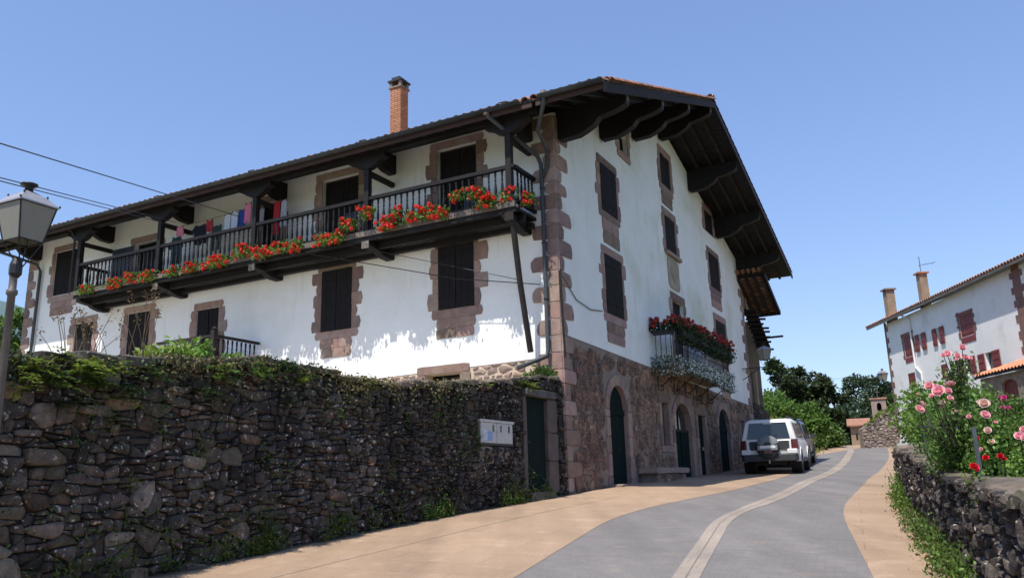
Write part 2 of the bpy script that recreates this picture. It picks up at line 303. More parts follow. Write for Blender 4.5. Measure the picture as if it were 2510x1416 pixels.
for j, Y in enumerate(np.arange(3, 17.6, .5)):
    x = rwx(Y) + .25; b.add([(x, Y, zt(Y) + .66), (x + 14, Y, zt(Y) + .75), (x + 14.2, Y + .5, zt(Y + .5) + .75), (x + .21, Y + .5, zt(Y + .5) + .66)], [(0, 1, 2, 3)])
b.add([(rwx(17.5) + .25, 17.55, 0), (rwx(17.5) + 14.2, 17.55, 0), (rwx(17.5) + 14.2, 17.55, 2.05), (rwx(17.5) + .25, 17.55, 1.9)], [(0, 1, 2, 3)])
b.build('garden_bed', M['soil'], kind='structure')
# far hill on the left and beyond the trees
def hill(name, cx, cy, rx, ry, h, c, seed):
    b = MB(); r_ = random.Random(seed); n = 40; vs = []; fs = []
    ph = [r_.uniform(0, 6.28) for _ in range(4)]
    for j in range(n + 1):
        for i in range(n + 1):
            u, v = i / n * 2 - 1, j / n * 2 - 1; d = min(1, math.hypot(u, v)); z = h * (math.cos(d * math.pi) + 1) / 2 * (1 + .14 * math.sin(5 * u + ph[0]) + .1 * math.sin(9 * u + ph[1]) + .08 * math.sin(7 * v + ph[2]))
            vs.append((cx + u * rx, cy + v * ry, 3.3 + z))
    for j in range(n):
        for i in range(n): k = j * (n + 1) + i; fs.append((k, k + 1, k + n + 2, k + n + 1))
    b.add(vs, fs); return b.build(name, c, kind='structure', smooth=True)
M['hillside'] = mat('haze_tinted_hillside', (.10, .15, .16), (.085, .13, .13), .01, .95, .5, .05)  # bluish cast of distance haze is painted into the hill's colour
hill('hill', -560, 900, 420, 260, 176, M['hillside'], 3)

# ------------------------------------------------------------------ masonry
def clip(poly, nx, nz, c):                     # keep nx*x + nz*z <= c
    out = []
    for i in range(len(poly)):
        p, q = poly[i], poly[(i + 1) % len(poly)]; dp, dq = nx * p[0] + nz * p[1] - c, nx * q[0] + nz * q[1] - c
        if dp <= 0: out.append(p)
        if dp * dq < 0: t = dp / (dp - dq); out.append((p[0] + (q[0] - p[0]) * t, p[1] + (q[1] - p[1]) * t))
    return out
def area(p): return abs(sum(p[i][0] * p[(i + 1) % len(p)][1] - p[(i + 1) % len(p)][0] * p[i][1] for i in range(len(p)))) / 2
def chaikin(p, k=.22):
    o = []
    for i in range(len(p)):
        a, b_ = p[i], p[(i + 1) % len(p)]; L_ = math.hypot(a[0] - b_[0], a[1] - b_[1])
        if L_ < 1e-4: continue
        o.append((a[0] + (b_[0] - a[0]) * k, a[1] + (b_[1] - a[1]) * k)); o.append((a[0] + (b_[0] - a[0]) * (1 - k), a[1] + (b_[1] - a[1]) * (1 - k)))
    return o
def rubble(s0, s1, zlo, zhi, size, gap, excl=(), seed=1, asp=1.55, jit=.33):
    """irregular stones that fill s0..s1 between zlo(s) and zhi(s); size(s) is their height"""
    r_ = random.Random(seed); seeds = []; z = min(zlo(s0 + (s1 - s0) * i / 20) for i in range(21)) - .1; top = max(zhi(s0 + (s1 - s0) * i / 40) for i in range(41)) + .1
    rows = []
    while z < top:
        h = r_.uniform(.65, 1.4); s = s0 - .2; hh = 0; cnt = 0
        while s < s1 + .2:
            k = size(s) * h; w = k * asp * r_.choice([.55, .75, .95, 1.0, 1.25, 1.7]); s += w / 2
            zz = z + k / 2 + r_.uniform(-jit, jit) * k
            if w > k * 1.9 * .9 and r_.random() < .25: seeds.append((s, zz - k * .27, k * .5)); seeds.append((s + r_.uniform(-.1, .1) * w, zz + k * .27, k * .5))
            else: seeds.append((s + r_.uniform(-jit, jit) * w * .4, zz, k))
            s += w / 2; hh += k; cnt += 1
        z += hh / max(cnt, 1) * .92
    cells = []; gd = {}; cs = .5
    for i, q in enumerate(seeds): gd.setdefault((int(q[0] // cs), int(q[1] // cs)), []).append(i)
    for i, (x, z, k) in enumerate(seeds):
        if not (s0 <= x <= s1): continue
        if z < zlo(x) - .12 or z > zhi(x) + .05: continue
        poly = [(x - .5, z - .4), (x + .5, z - .4), (x + .5, z + .4), (x - .5, z + .4)]
        gx, gz = int(x // cs), int(z // cs)
        for ix in range(gx - 2, gx + 3):
            for iz in range(gz - 2, gz + 3):
                for j in gd.get((ix, iz), ()):
                    if j == i: continue
                    dx, dz = (seeds[j][0] - x) / asp, seeds[j][1] - z; L_ = math.hypot(dx, dz)
                    if L_ < 1e-3 or L_ > .9: continue
                    wgt = .5 + .18 * (k - seeds[j][2]) / max(k, seeds[j][2])
                    nx, nz = dx / asp, dz; nn = math.hypot(nx, nz); nx /= nn; nz /= nn
                    mx, mz = x + (seeds[j][0] - x) * wgt, z + dz * wgt
                    poly = clip(poly, nx, nz, nx * mx + nz * mz - gap / 2)
                    if len(poly) < 3: break
        if len(poly) < 3: continue
        poly = clip(poly, 0, 1, zhi(x)); poly = clip(poly, -1, 0, -s0); poly = clip(poly, 1, 0, s1)
        bad = False
        for (e0, e1, f0, f1) in excl:
            if len(poly) < 3: break
            if min(p[0] for p in poly) < e1 and max(p[0] for p in poly) > e0 and min(p[1] for p in poly) < f1 and max(p[1] for p in poly) > f0:
                if e0 < x < e1 and f0 < z < f1: bad = True; break
                d = [(e0 - x, (1, 0, e0 - gap)), (x - e1, (-1, 0, -e1 - gap)), (f0 - z, (0, 1, f0 - gap)), (z - f1, (0, -1, -f1 - gap))]
                poly = clip(poly, *max(d)[1])
        if bad or len(poly) < 3 or area(poly) < .0016: continue
        # merge near vertices
        pp = []
        for p in poly:
            if not pp or math.hypot(p[0] - pp[-1][0], p[1] - pp[-1][1]) > .022: pp.append(p)
        if len(pp) > 2 and math.hypot(pp[0][0] - pp[-1][0], pp[0][1] - pp[-1][1]) < .022: pp.pop()
        if len(pp) < 3: continue
        if len(pp) <= 6: pp = chaikin(pp, .2)
        cells.append(pp)
    return cells
def broken(s0, s1, zlo, zhi, size, gap, excl=(), seed=1, asp=1.6, coarse=2.6):
    """angular stones: coarse cells split again and again by slanted cuts, so that sizes vary and courses half line up"""
    r_ = random.Random(seed); out = []
    for P in rubble(s0, s1, zlo, zhi, lambda s: size(s) * coarse, gap, excl, seed, asp * .9, .25):
        stack = [P]
        while stack:
            q = stack.pop(); w = max(p[0] for p in q) - min(p[0] for p in q); h = max(p[1] for p in q) - min(p[1] for p in q)
            cx, cz = sum(p[0] for p in q) / len(q), sum(p[1] for p in q) / len(q); k = size(cx) * r_.choice([.55, .8, 1.0, 1.0, 1.25, 1.7])
            if area(q) < k * k * asp * 1.25: out.append(q); continue
            a = r_.uniform(-.14, .14)
            if w / asp > h * r_.uniform(.8, 1.2): nx, nz = math.cos(a * 1.6), math.sin(a * 1.6)
            else: nx, nz = math.sin(a), math.cos(a)
            c = nx * cx + nz * cz + r_.uniform(-.16, .16) * (w if abs(nx) > .5 else h); A, B = clip(q, nx, nz, c - gap / 2), clip(q, -nx, -nz, -c - gap / 2)
            if len(A) < 3 or len(B) < 3: out.append(q); continue
            stack += [A, B]
    res = []
    for q in out:
        if area(q) < .0009 or min(max(p[0] for p in q) - min(p[0] for p in q), max(p[1] for p in q) - min(p[1] for p in q)) < .025: continue
        pp = []
        for p in q:
            if not pp or math.hypot(p[0] - pp[-1][0], p[1] - pp[-1][1]) > .02: pp.append(p)
        if len(pp) > 2 and math.hypot(pp[0][0] - pp[-1][0], pp[0][1] - pp[-1][1]) < .02: pp.pop()
        if len(pp) < 3: continue
        j = .12 * math.sqrt(area(pp)); pp = [(x + r_.uniform(-j, j) * .5, z + r_.uniform(-j, j) * .4) for x, z in pp]
        res.append(chaikin(pp, .17) if len(pp) <= 6 else pp)
    return res
def stone_geo(b, fr, poly, proud, back, tint, r_, bev=.018):
    n = len(poly); cx = sum(p[0] for p in poly) / n; cz = sum(p[1] for p in poly) / n
    tx, tz = r_.uniform(-.12, .12), r_.uniform(-.12, .12); A = sum(poly[i][0] * poly[(i + 1) % n][1] - poly[(i + 1) % n][0] * poly[i][1] for i in range(n))
    if A < 0: poly = poly[::-1]
    vs = [fr(a, z, -back) for a, z in poly]
    for a, z in poly: vs.append(fr(a, z, proud - bev + tx * (a - cx) + tz * (z - cz) + r_.uniform(-.006, .006)))
    for a, z in poly:
        d = max(.02, math.hypot(a - cx, z - cz)); k = 1 - min(.4, bev * r_.uniform(.9, 1.9) / d)
        vs.append(fr(cx + (a - cx) * k, cz + (z - cz) * k, proud + tx * (a - cx) + tz * (z - cz) + r_.uniform(-.009, .009)))
    vs.append(fr(cx + r_.uniform(-.01, .01), cz, proud + r_.uniform(0, .014)))
    fs = []
    for i in range(2):
        for k in range(n): p, q = i * n + k, i * n + (k + 1) % n; fs.append((p, q, q + n, p + n))
    for k in range(n): fs.append((2 * n + k, 2 * n + (k + 1) % n, 3 * n))
    b.add(vs, fs, tint)
def lay(cells, fr, parent, m, tintf, proudf, keep=300, back=.06, seed=5, dist=lambda p: 1.0, restname='rubble_infill', name='stone', bev=.018):
    r_ = random.Random(seed); cells = sorted(cells, key=lambda p: -area(p) / dist(p) ** 2); rest = MB()
    for i, p in enumerate(cells):
        b = MB() if i < keep else rest
        cx = sum(q[0] for q in p) / len(p); cz = sum(q[1] for q in p) / len(p)
        stone_geo(b, fr, p, proudf(r_, cx, cz), back, tintf(r_, cx, cz), r_, bev)
        if i < keep: b.build(name, m(r_, cx, cz) if callable(m) else m, parent, smooth=False, fix=True)
    if rest.v: rest.build(restname, m(r_, 0, 0) if callable(m) else m, parent, kind='stuff')
def wall_poly(fr, outer, holes, name, m, parent, depth=.3, o=0.0, reveal=True, rm=None):
    """a wall face with openings cut through it, and the sides of the openings"""
    loops = [[Vector((a, z, 0)) for a, z in outer]] + [[Vector((a, z, 0)) for a, z in h] for h in holes]
    tris = tessellate_polygon(loops); flat = [p for l in loops for p in l]
    b = MB(); b.add([fr(p.x, p.y, o) for p in flat], [tuple(t) for t in tris])
    ob = b.build(name, m, parent, fix=False)
    me = ob.data
    want = fr.out                                   # all triangles face outwards
    bmx = bmesh.new(); bmx.from_mesh(me)
    for f in bmx.faces:
        f.normal_update()
        if f.normal.dot(want) < 0: f.normal_flip()
    bmx.to_mesh(me); bmx.free()
    if reveal:
        for h in holes:
            r2 = MB(); n = len(h); vs = [fr(a, z, o) for a, z in h] + [fr(a, z, o - depth) for a, z in h]
            r2.add(vs, [(k, (k + 1) % n, n + (k + 1) % n, n + k) for k in range(n)]); r2.build('opening_reveal', rm or m, parent, fix=False)
    return ob
def rect(a0, a1, z0, z1): return [(a0, z0), (a1, z0), (a1, z1), (a0, z1)]
def arch(a0, a1, z0, zs, ztop, n=10):
    c, rx = (a0 + a1) / 2, (a1 - a0) / 2
    return [(a0, z0), (a1, z0)] + [(c + rx * math.cos(math.pi * k / n), zs + (ztop - zs) * math.sin(math.pi * k / n)) for k in range(n + 1)]
def wob(poly, k, r_, sub=2):                    # uneven edge, as plaster trimmed round a stone by hand
    o = []; n = len(poly)
    for i in range(n):
        a, c = poly[i], poly[(i + 1) % n]
        for j in range(sub): t = j / sub; o.append((a[0] + (c[0] - a[0]) * t + r_.uniform(-k, k), a[1] + (c[1] - a[1]) * t + r_.uniform(-k, k)))
    return chaikin(o, .25)
def sand_tint(r_): v = r_.uniform(.66, 1.28); return (v, v * r_.uniform(.92, 1.05), v * r_.uniform(.9, 1.06))
# ================================================================== the farmhouse
LA, WB = 21.5, 20.0                             # length of the balcony side, width of the gable side
def rooftop(b): return 14.25 - .375 * (8.9 - b) if b <= 8.9 else 14.25 - .262 * (b - 8.9)
TH = .30
house = thing('farmhouse', 'large white farmhouse with red stone corners, dark timber balcony and overhanging tiled roof', 'house', C0 + ZZ * 1.25)
rs = random.Random(11)
LW = [  # windows and doors of the long side: a0, a1, z0, z1, kind
    (2.38, 3.43, 5.97, 7.60, 'pair'), (6.32, 7.36, 5.83, 7.52, 'pair'), (11.46, 12.41, 5.2, 7.05, 'ajar'), (14.6, 15.69, 4.7, 7.33, 'pair'), (17.48, 18.46, 4.7, 7.30, 'pair'),
    (2.25, 3.47, 8.02, 10.36, 'door'), (6.14, 7.47, 8.02, 10.3, 'door'), (9.08, 9.91, 8.02, 10.06, 'door2'), (14.49, 15.63, 8.5, 9.72, 'open'), (18.70, 19.95, 8.49, 10.1, 'pair'), (2.83, 3.85, 3.75, 4.30, 'vent')]
GW = [(3.0, 4.17, 8.95, 10.3, 'pair1'), (2.98, 4.22, 6.0, 7.62, 'pair'), (4.75, 5.45, 11.35, 11.95, 'niche'), (8.75, 9.85, 11.57, 12.72, 'pair1'), (8.8, 9.98, 9.18, 10.42, 'pair1'),
      (9.02, 10.3, 4.95, 7.47, 'bdoor'), (14.3, 15.5, 11.3, 12.2, 'pair1'), (14.42, 15.85, 9.03, 10.38, 'pair1'), (14.64, 16.15, 6.2, 7.68, 'pair')]
GD = [('arch', 2.78, 4.12, 1.1, 3.38, 4.05), ('slit', 7.12, 7.78, 2.56, 3.86, 0), ('arch', 8.35, 10.2, 1.1, 3.2, 3.97), ('slit', 11.05, 11.95, 1.1, 3.7, 0), ('arch', 13.85, 15.5, 1.1, 3.4, 4.12), ('slit', 17.5, 18.15, 3.0, 3.83, 0)]
def plb(b): return 4.98 - .02 * b               # lower edge of the plaster on the gable
holes = [rect(*w[:4]) for w in LW if w[4] != 'vent']
wall_poly(FL, [(-.005, 4.45), (5.2, 4.36), (9, 4.3), (LA, 4.2), (LA, 10.62), (-.005, 10.62)], holes, 'plaster_wall', M['plaster'], house)
holes = [rect(*w[:4]) for w in GW]
tops = [(WB, rooftop(WB) - TH), (8.9, rooftop(8.9) - TH), (-.005, rooftop(0) - TH)]
wall_poly(FG, [(-.005, plb(0)), (WB, plb(WB))] + tops, holes, 'plaster_wall', M['plaster_gable'], house)
# stone base
dh = [arch(*g[1:6]) if g[0] == 'arch' else rect(g[1], g[2], g[3], g[4]) if g[0] != 'slit' else rect(*g[1:5]) for g in GD]
wall_poly(FG, [(0, .9), (WB, .9), (WB, plb(WB) - .004), (0, plb(0) - .004)], dh, 'mortar_bed', M['mortar'], house, depth=.42, o=-.012, rm=M['sand'])
wall_poly(FL, [(0, 2.6), (LA, 2.6), (LA, 4.196), (9, 4.296), (5.2, 4.356), (0, 4.446)], [rect(2.83, 3.85, 3.75, 4.30)], 'mortar_bed', mat('pale_pointing', (.55, .45, .33), (.46, .37, .27), 5, .95, .5, 20), house, o=-.012)
b = MB()                                        # the rest of the shell
for P in ([FL(LA, 2.5), FL(LA, 10.6), FL(LA, 10.6 + 1.9, -WB / 2), FL(LA, 10.6, -WB), FL(LA, 2.5, -WB)], [FG(WB, .9, 0), FG(WB, 10.9, 0), FG(WB, 10.9, -LA), FG(WB, .9, -LA)]): b.add(P, [tuple(range(len(P)))])
b.build('side_wall', M['plaster'], house, fix=False)
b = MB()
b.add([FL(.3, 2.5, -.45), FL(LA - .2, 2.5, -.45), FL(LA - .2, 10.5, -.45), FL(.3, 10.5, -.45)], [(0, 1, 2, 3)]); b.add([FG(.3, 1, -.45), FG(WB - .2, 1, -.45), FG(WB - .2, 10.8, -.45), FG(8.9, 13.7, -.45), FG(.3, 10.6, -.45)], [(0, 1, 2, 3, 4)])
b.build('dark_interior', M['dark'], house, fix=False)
bx = [(g[1] - .3, g[2] + .3, g[3] - .2, (g[5] if g[0] == 'arch' else g[4]) + .28) for g in GD]
cells = broken(.42, WB - .35, lambda s: 1.2, lambda s: plb(s) - .03, lambda s: .155, .012, excl=bx, seed=21, asp=1.4)
def tint_g(r_, x, z):
    v = r_.uniform(.7, 1.3) * (1.15 if x > 4.5 else .95); k = r_.random()
    return (v * 1.0, v * (.92 if k < .6 else 1.08), v * (.92 if k < .6 else 1.1)) if x < 4.2 else (v * 1.04, v * 1.0, v * .95)
lay(cells, FG, house, M['sand_rub'], tint_g, lambda r_, x, z: r_.uniform(.0, .022), keep=300, back=.05, dist=lambda p: 20 + p[0][0], seed=6, name='stone', bev=.01)
cells = rubble(1.0, 5.0, lambda s: 3.4, lambda s: 4.44 - .02 * s + .02 * math.sin(s * 7), lambda s: .17, .035, excl=[(2.5, 4.15, 3.5, 4.52)], seed=23, asp=1.8)
lay(cells, FL, house, M['sand'], lambda r_, x, z: sand_tint(r_), lambda r_, x, z: r_.uniform(.004, .02), keep=60, back=.03, seed=8)
def piece(fr, poly, o1, parent, name='stone_block', m=None, o0=-.03, bev=.006, k=.012, sub=3, tint=None):
    b = MB(); b.prism(fr, wob(poly, k, rs, sub), o0, o1, bev, tint or sand_tint(rs)); return b.build(name, m or M['sand'], parent)
for nm, pl in (('lintel', rect(2.55, 4.12, 4.31, 4.52)), ('stone_block', rect(2.52, 2.82, 3.5, 4.3)), ('stone_block', rect(3.86, 4.14, 3.5, 4.3))): piece(FL, pl, .03, house, nm, k=.005)
# dressed stones round the doors of the ground floor
for g in GD:
    a0, a1, z0 = g[1], g[2], g[3]; zs = g[4]
    for sd in (0, 1):
        z = z0; i = 0
        while z < zs - .05:
            h = min(rs.uniform(.38, .62), zs - z); h = h if zs - z - h > .15 else zs - z; w = .24 if (i + sd) % 2 else .30
            piece(FG, rect(a0 - w, a0 - .001, z + .006, z + h - .006) if sd == 0 else rect(a1 + .001, a1 + w, z + .006, z + h - .006), .02, house, k=.004); z += h; i += 1
    if g[0] == 'arch':
        c, rx, rz = (a0 + a1) / 2, (a1 - a0) / 2, g[5] - zs; n = 7
        for k in range(n):
            t0, t1 = math.pi * k / n + .012, math.pi * (k + 1) / n - .012; P = [(c + rx * math.cos(t0 + (t1 - t0) * j / 4), zs + rz * math.sin(t0 + (t1 - t0) * j / 4)) for j in range(5)]; Q = [(c + (rx + .27) * math.cos(t1 - (t1 - t0) * j / 4), zs + (rz + .27) * math.sin(t1 - (t1 - t0) * j / 4)) for j in range(5)]
            b = MB(); b.prism(FG, P + Q, -.03, .022, .005, sand_tint(rs)); b.build('arch_stone', M['sand'], house)
    else: piece(FG, rect(a0 - .28, a1 + .28, zs + .006, zs + .27), .024, house, 'lintel', k=.005); 
    if g[0] == 'slit' and z0 > 2: piece(FG, rect(a0 - .24, a1 + .24, z0 - .2, z0 - .006), .03, house, 'sill', k=.005)
# doors in the ground floor
def boards(fr, a0, a1, z0, ztop, o, parent, m, w=.13, th=.035, name='board', gap=.006):
    a = a0
    while a < a1 - .01:
        e = min(a + w, a1); z1 = ztop((a + e) / 2) if callable(ztop) else ztop
        if callable(ztop):
            b = MB(); b.prism(fr, [(a + gap / 2, z0), (e - gap / 2, z0), (e - gap / 2, ztop(e)), (a + gap / 2, ztop(a))], o - th, o, .003)
        else: b = MB(); b.prism(fr, rect(a + gap / 2, e - gap / 2, z0, z1), o - th, o, .003)
        b.build(name, m, parent); a = e
for g in (GD[0], GD[2], GD[4]):
    a0, a1, z0, zs, zt_ = g[1:6]; c, rx = (a0 + a1) / 2, (a1 - a0) / 2
    top = lambda x: zs + (zt_ - zs) * math.sqrt(max(0, 1 - ((x - c) / rx) ** 2)) - .01
    b = MB(); b.prism(FG, rect(a0, a1, z0 + .2, z0 + .35), -.40, -.08, .004); d = b.build('arched_door', M['greendoor'], house)
    if g is GD[2]:
        boards(FG, a0, a1, z0 + .3, 3.05, -.12, d, M['greendoor'], .16)
        b = MB(); b.prism(FG, arch(a0 + .06, a1 - .06, 3.12, zs, zt_ - .05), -.22, -.18, 0); b.build('fanlight', M['glass'], d)
        b = MB(); b.box(FG, a0, a1, 3.05, 3.12, -.20, -.10); b.box(FG, c - .02, c + .02, 3.1, zt_ - .05, -.19, -.15); b.build('transom', M['woodworn'], d)
        b = MB(); b.box(FG, c - .03, c + .03, 1.4, 3.05, -.118, -.095); b.build('centre_batten', M['greendoor'], d)
    else:
        boards(FG, a0, a1, z0 + .3, top, -.12, d, M['greendoor'], .17)
        b = MB(); b.box(FG, a0, a1, 3.28, 3.4, -.118, -.085); b.build('cross_rail', M['greendoor'], d)
    b = MB(); b.lathe(FG(c + .1, 2.35, -.095), [(.03, 0), (.035, .02), (.0, .03)], 8, FG.out); b.build('handle', M['iron'], d)
b = MB(); b.prism(FG, rect(11.05, 11.95, 1.3, 1.42), -.3, -.1, .004); d = b.build('narrow_door', M['greendoor'], house); boards(FG, 11.05, 11.95, 1.4, 3.7, -.1, d, M['greendoor'], .15)
b = MB(); b.box(FG, 11.75, 11.85, 2.5, 2.62, -.1, -.085); b.build('small_notice', M['whiteplastic'], d)
for a0, a1, z0, z1 in ((7.12, 7.78, 2.56, 3.86), (17.5, 18.15, 3.0, 3.83)):
    b = MB(); b.box(FG, a0, a1, z0, z1, -.3, -.27); w = b.build('window', M['glass'], house)
    for k in range(1, 4): b = MB(); x = a0 + (a1 - a0) * k / 4; b.tube([FG(x, z0, -.12), FG(x, z1, -.12)], .012, 6); b.build('bar', M['iron'], w)
# doorstep stone of the first arched door
piece(FG, rect(2.5, 4.7, 1.15, 1.47), .35, house, 'door_step', m=M['sand'], k=.01)
# corner stones
def quoins(fr1, fr2, z0, z1, parent, far=False, seed=3, wmin=.28, wmax=.75, hmin=.30, hmax=.42):
    r_ = random.Random(seed); z = z0; i = 0
    while z < z1 - .1:
        h = min(r_.uniform(hmin, hmax), z1 - z); t = sand_tint(r_); w1, w2 = (r_.uniform(wmax * .8, wmax), r_.uniform(wmin, wmin * 1.2)) if i % 2 else (r_.uniform(wmin, wmin * 1.2), r_.uniform(wmax * .8, wmax * 1.1))
        for fr, w, s in ((fr1, w1, 1), (fr2, w2, 1)):
            if fr is None: continue
            pl = [(0, z + .008), (w * .5, z + .006), (w - .03, z + .015 + r_.uniform(0, .03)), (w, z + h * .35), (w + r_.uniform(-.03, .02), z + h * .7), (w - r_.uniform(.03, .12), z + h - .01), (w * .4, z + h - .006), (0, z + h - .008)]
            b = MB(); b.prism(fr, pl, -.04, .026 + r_.uniform(0, .008), .011, t); b.build('corner_stone', M['sand'], parent)
        z += h; i += 1
quoins(FL, FG, 1.0, 10.55, house, seed=4)
FGf = Frame(C0 + G * WB, -G, -U); quoins(None, FGf, plb(WB), 11.0, house, seed=9)
FLf = Frame(C0 + U * LA, -U, -G); quoins(FLf, None, 4.2, 10.5, house, seed=10, wmin=.3, wmax=.6)
quoins(None, FGf, 1.2, plb(WB), house, seed=12)
# windows with stone surrounds and board shutters
def surround(fr, a0, a1, z0, z1, parent, below=.65, above=.26, side=.32, seed=0, narrow=False):
    """close-jointed stones round an opening, their outer ends rounded where the plaster laps over them"""
    r_ = random.Random(seed); g_ = .0035
    def blk(x0, x1, za, zb, nm='surround_stone', left=True, right=True):
        h = zb - za; P = []; c = lambda: r_.uniform(.01, .05)
        P += [(x0 + (c() if left else 0), za + g_), (x1 - (c() if right else 0), za + g_)]
        if right: P += [(x1 - r_.uniform(0, .012), za + h * .22), (x1 + r_.uniform(-.01, .025), za + h * .5), (x1 - r_.uniform(0, .015), za + h * .78)]
        P += [(x1 - (c() if right else 0), zb - g_), (x0 + (c() if left else 0), zb - g_)]
        if left: P += [(x0 + r_.uniform(0, .015), za + h * .78), (x0 - r_.uniform(-.01, .025), za + h * .5), (x0 + r_.uniform(0, .012), za + h * .22)]
        b = MB(); b.prism(fr, P, -.05, .018 + r_.uniform(0, .008), .008, sand_tint(r_)); b.build(nm, M['sand'], parent)
    k = .10 * r_.uniform(.6, 1.3)
    blk(a0 - side * r_.uniform(.35, .7), a1 + side * r_.uniform(.35, .7), z1 + .002, z1 + above, 'lintel')
    for sd in (-1, 1):
        z = z0 - .02; n = max(2, round((z1 - z0) / r_.uniform(.33, .42))); wl = side * r_.uniform(.5, .9)
        cuts = [0] + sorted((q + r_.uniform(-.2, .2)) / n for q in range(1, n)) + [1]
        for q in range(n):
            wl = side * r_.uniform(.85, 1.15) if wl < side * .75 else side * r_.uniform(.5, .72)
            if r_.random() < .25: wl = side * .8
            za, zb = z + (z1 - z + 0) * 0 + (z1 - z0 + .02) * cuts[q], z + (z1 - z0 + .02) * cuts[q + 1]
            if sd < 0: blk(a0 - wl, a0 - .002, za, zb, right=False)
            else: blk(a1 + .002, a1 + wl, za, zb, left=False)
    if below > 0:
        z = z0 - .022; e0, e1 = a0 - side * .62, a1 + side * .62
        if below < .15: blk(e0, e1, z - .12, z, 'sill'); return
        hs = [r_.uniform(.2, .26)]; rest = below - hs[0]; n = max(1, round(rest / .32)); hs += [rest / n] * n
        for q, h in enumerate(hs):
            if q == 1: e0 += side * r_.uniform(.35, .6); e1 -= side * r_.uniform(.35, .6)
            elif q > 1: e0 += r_.uniform(-.03, .09); e1 -= r_.uniform(-.03, .09)
            if q and not narrow and r_.random() < .6: m_ = (e0 + e1) / 2 + r_.uniform(-.2, .2); blk(e0, m_ - g_, z - h, z, right=False); blk(m_ + g_, e1, z - h, z, left=False)
            else: blk(e0, e1, z - h, z, 'sill' if q == 0 else 'surround_stone')
            z -= h
def shut(fr, a0, a1, z0, z1, parent, kind, o=-.03, m=None, name='shutter'):
    n = 1 if kind == 'one' else 2; w = (a1 - a0) / n
    for k in range(n):
        x0, x1 = a0 + w * k + .006, a0 + w * (k + 1) - .006; b = MB()
        if kind == 'ajar' and k == 0: x0, x1 = a0 + .006, a0 + w - .03
        nb = max(2, round((x1 - x0) / .17)); bw = (x1 - x0) / nb
        for i in range(nb): b.prism(fr, rect(x0 + bw * i + .003, x0 + bw * (i + 1) - .003, z0, z1), o - .03, o + rs.uniform(-.002, .003), .003)
        for zz in (z0 + (z1 - z0) * .16, z0 + (z1 - z0) * .8): b.box(fr, x0 + .03, x1 - .02, zz, zz + .035, o + .001, o + .012)
        b.build(name, m or M['shutter'], parent)
for i, (a0, a1, z0, z1, kind) in enumerate(LW):
    if kind == 'vent': continue
    b = MB(); nm = 'balcony_door' if kind.startswith('door') else 'window'
    for q in ((a0, a0 + .05, z0, z1), (a1 - .05, a1, z0, z1), (a0 + .05, a1 - .05, z1 - .05, z1)): b.box(FL, *q, -.2, -.14)
    w = b.build(nm, M['woodworn'], house)
    surround(FL, a0, a1, z0, z1, w, below=0 if nm == 'balcony_door' else (.75 if i in (0, 1) else .72 if i == 9 else .5), seed=30 + i, side=.38, above=.30 if i == 0 else .22)
    if kind in ('pair', 'ajar'): shut(FL, a0 - .02, a1 + .02, z0 - .02, z1 + .02, w, kind, .045 if i in (0, 1) else -.02)
    elif kind == 'open':
        b = MB()
        for k in range(5): b.prism(FL, rect(a1 + .06 + .21 * k, a1 + .265 + .21 * k, z0 - .3, z1 - .05), .02, .05, .003)
        b.build('shutter', M['bluedoor'], w); b = MB(); b.box(FL, a0, a1, z0, z1, -.26, -.24); b.build('pane', M['glass'], w)
    else:
        c = (a0 + a1) / 2
        shut(FL, a0, a1, z0, z1, w, 'pair', -.16, name='door_leaf')
        b = MB(); b.prism(FL, rect(a0 + .05, c - .05, z0 + .3, z0 + 1.2), -.156, -.145, .003); b.build('lower_panel', M['bluedoor'], w)
for i, (a0, a1, z0, z1, kind) in enumerate(GW):
    b = MB()
    for q in ((a0, a0 + .05, z0, z1), (a1 - .05, a1, z0, z1), (a0 + .05, a1 - .05, z1 - .05, z1)): b.box(FG, *q, -.2, -.14)
    w = b.build('balcony_door' if kind == 'bdoor' else 'window', M['woodworn'], house)
    surround(FG, a0, a1, z0, z1, w, below={0: .95, 1: .8, 3: .75, 7: .85, 8: 1.6, 6: .0, 4: .1, 5: 0, 2: .25}[i], seed=60 + i, side=.36, narrow=kind != 'pair')
    if kind == 'niche': b = MB(); b.box(FG, a0, a1, z0, z1, -.3, -.28); b.build('pane', M['glass'], w)
    elif kind == 'bdoor': shut(FG, a0, a1, z0, z1, w, 'pair', -.12, name='door_leaf')
    else: shut(FG, a0 - .01, a1 + .01, z0 - .02, z1 + .02, w, 'one' if kind == 'pair1' else 'pair', .04 if i in (0, 1, 7) else .0)
# carved coat-of-arms panel between two gable windows (worn blank)
b = MB(); b.prism(FG, rect(8.62, 10.25, 8.98, 9.1), -.03, .12, .02, (1.1, 1.15, 1.1)); p = b.build('stone_ledge', M['sand'], house)
b = MB(); b.prism(FG, wob(rect(8.8, 10.05, 7.86, 8.96), .012, rs), -.03, .03, .01, (1.25, 1.5, 1.4)); p = b.build('carved_panel', M['sand'], house)
b = MB(); b.prism(FG, [(9.1, 8.85), (9.8, 8.85), (9.8, 8.35), (9.45, 8.02), (9.1, 8.35)], .028, .055, .015, (1.1, 1.35, 1.2)); b.build('shield', M['sand'], p)

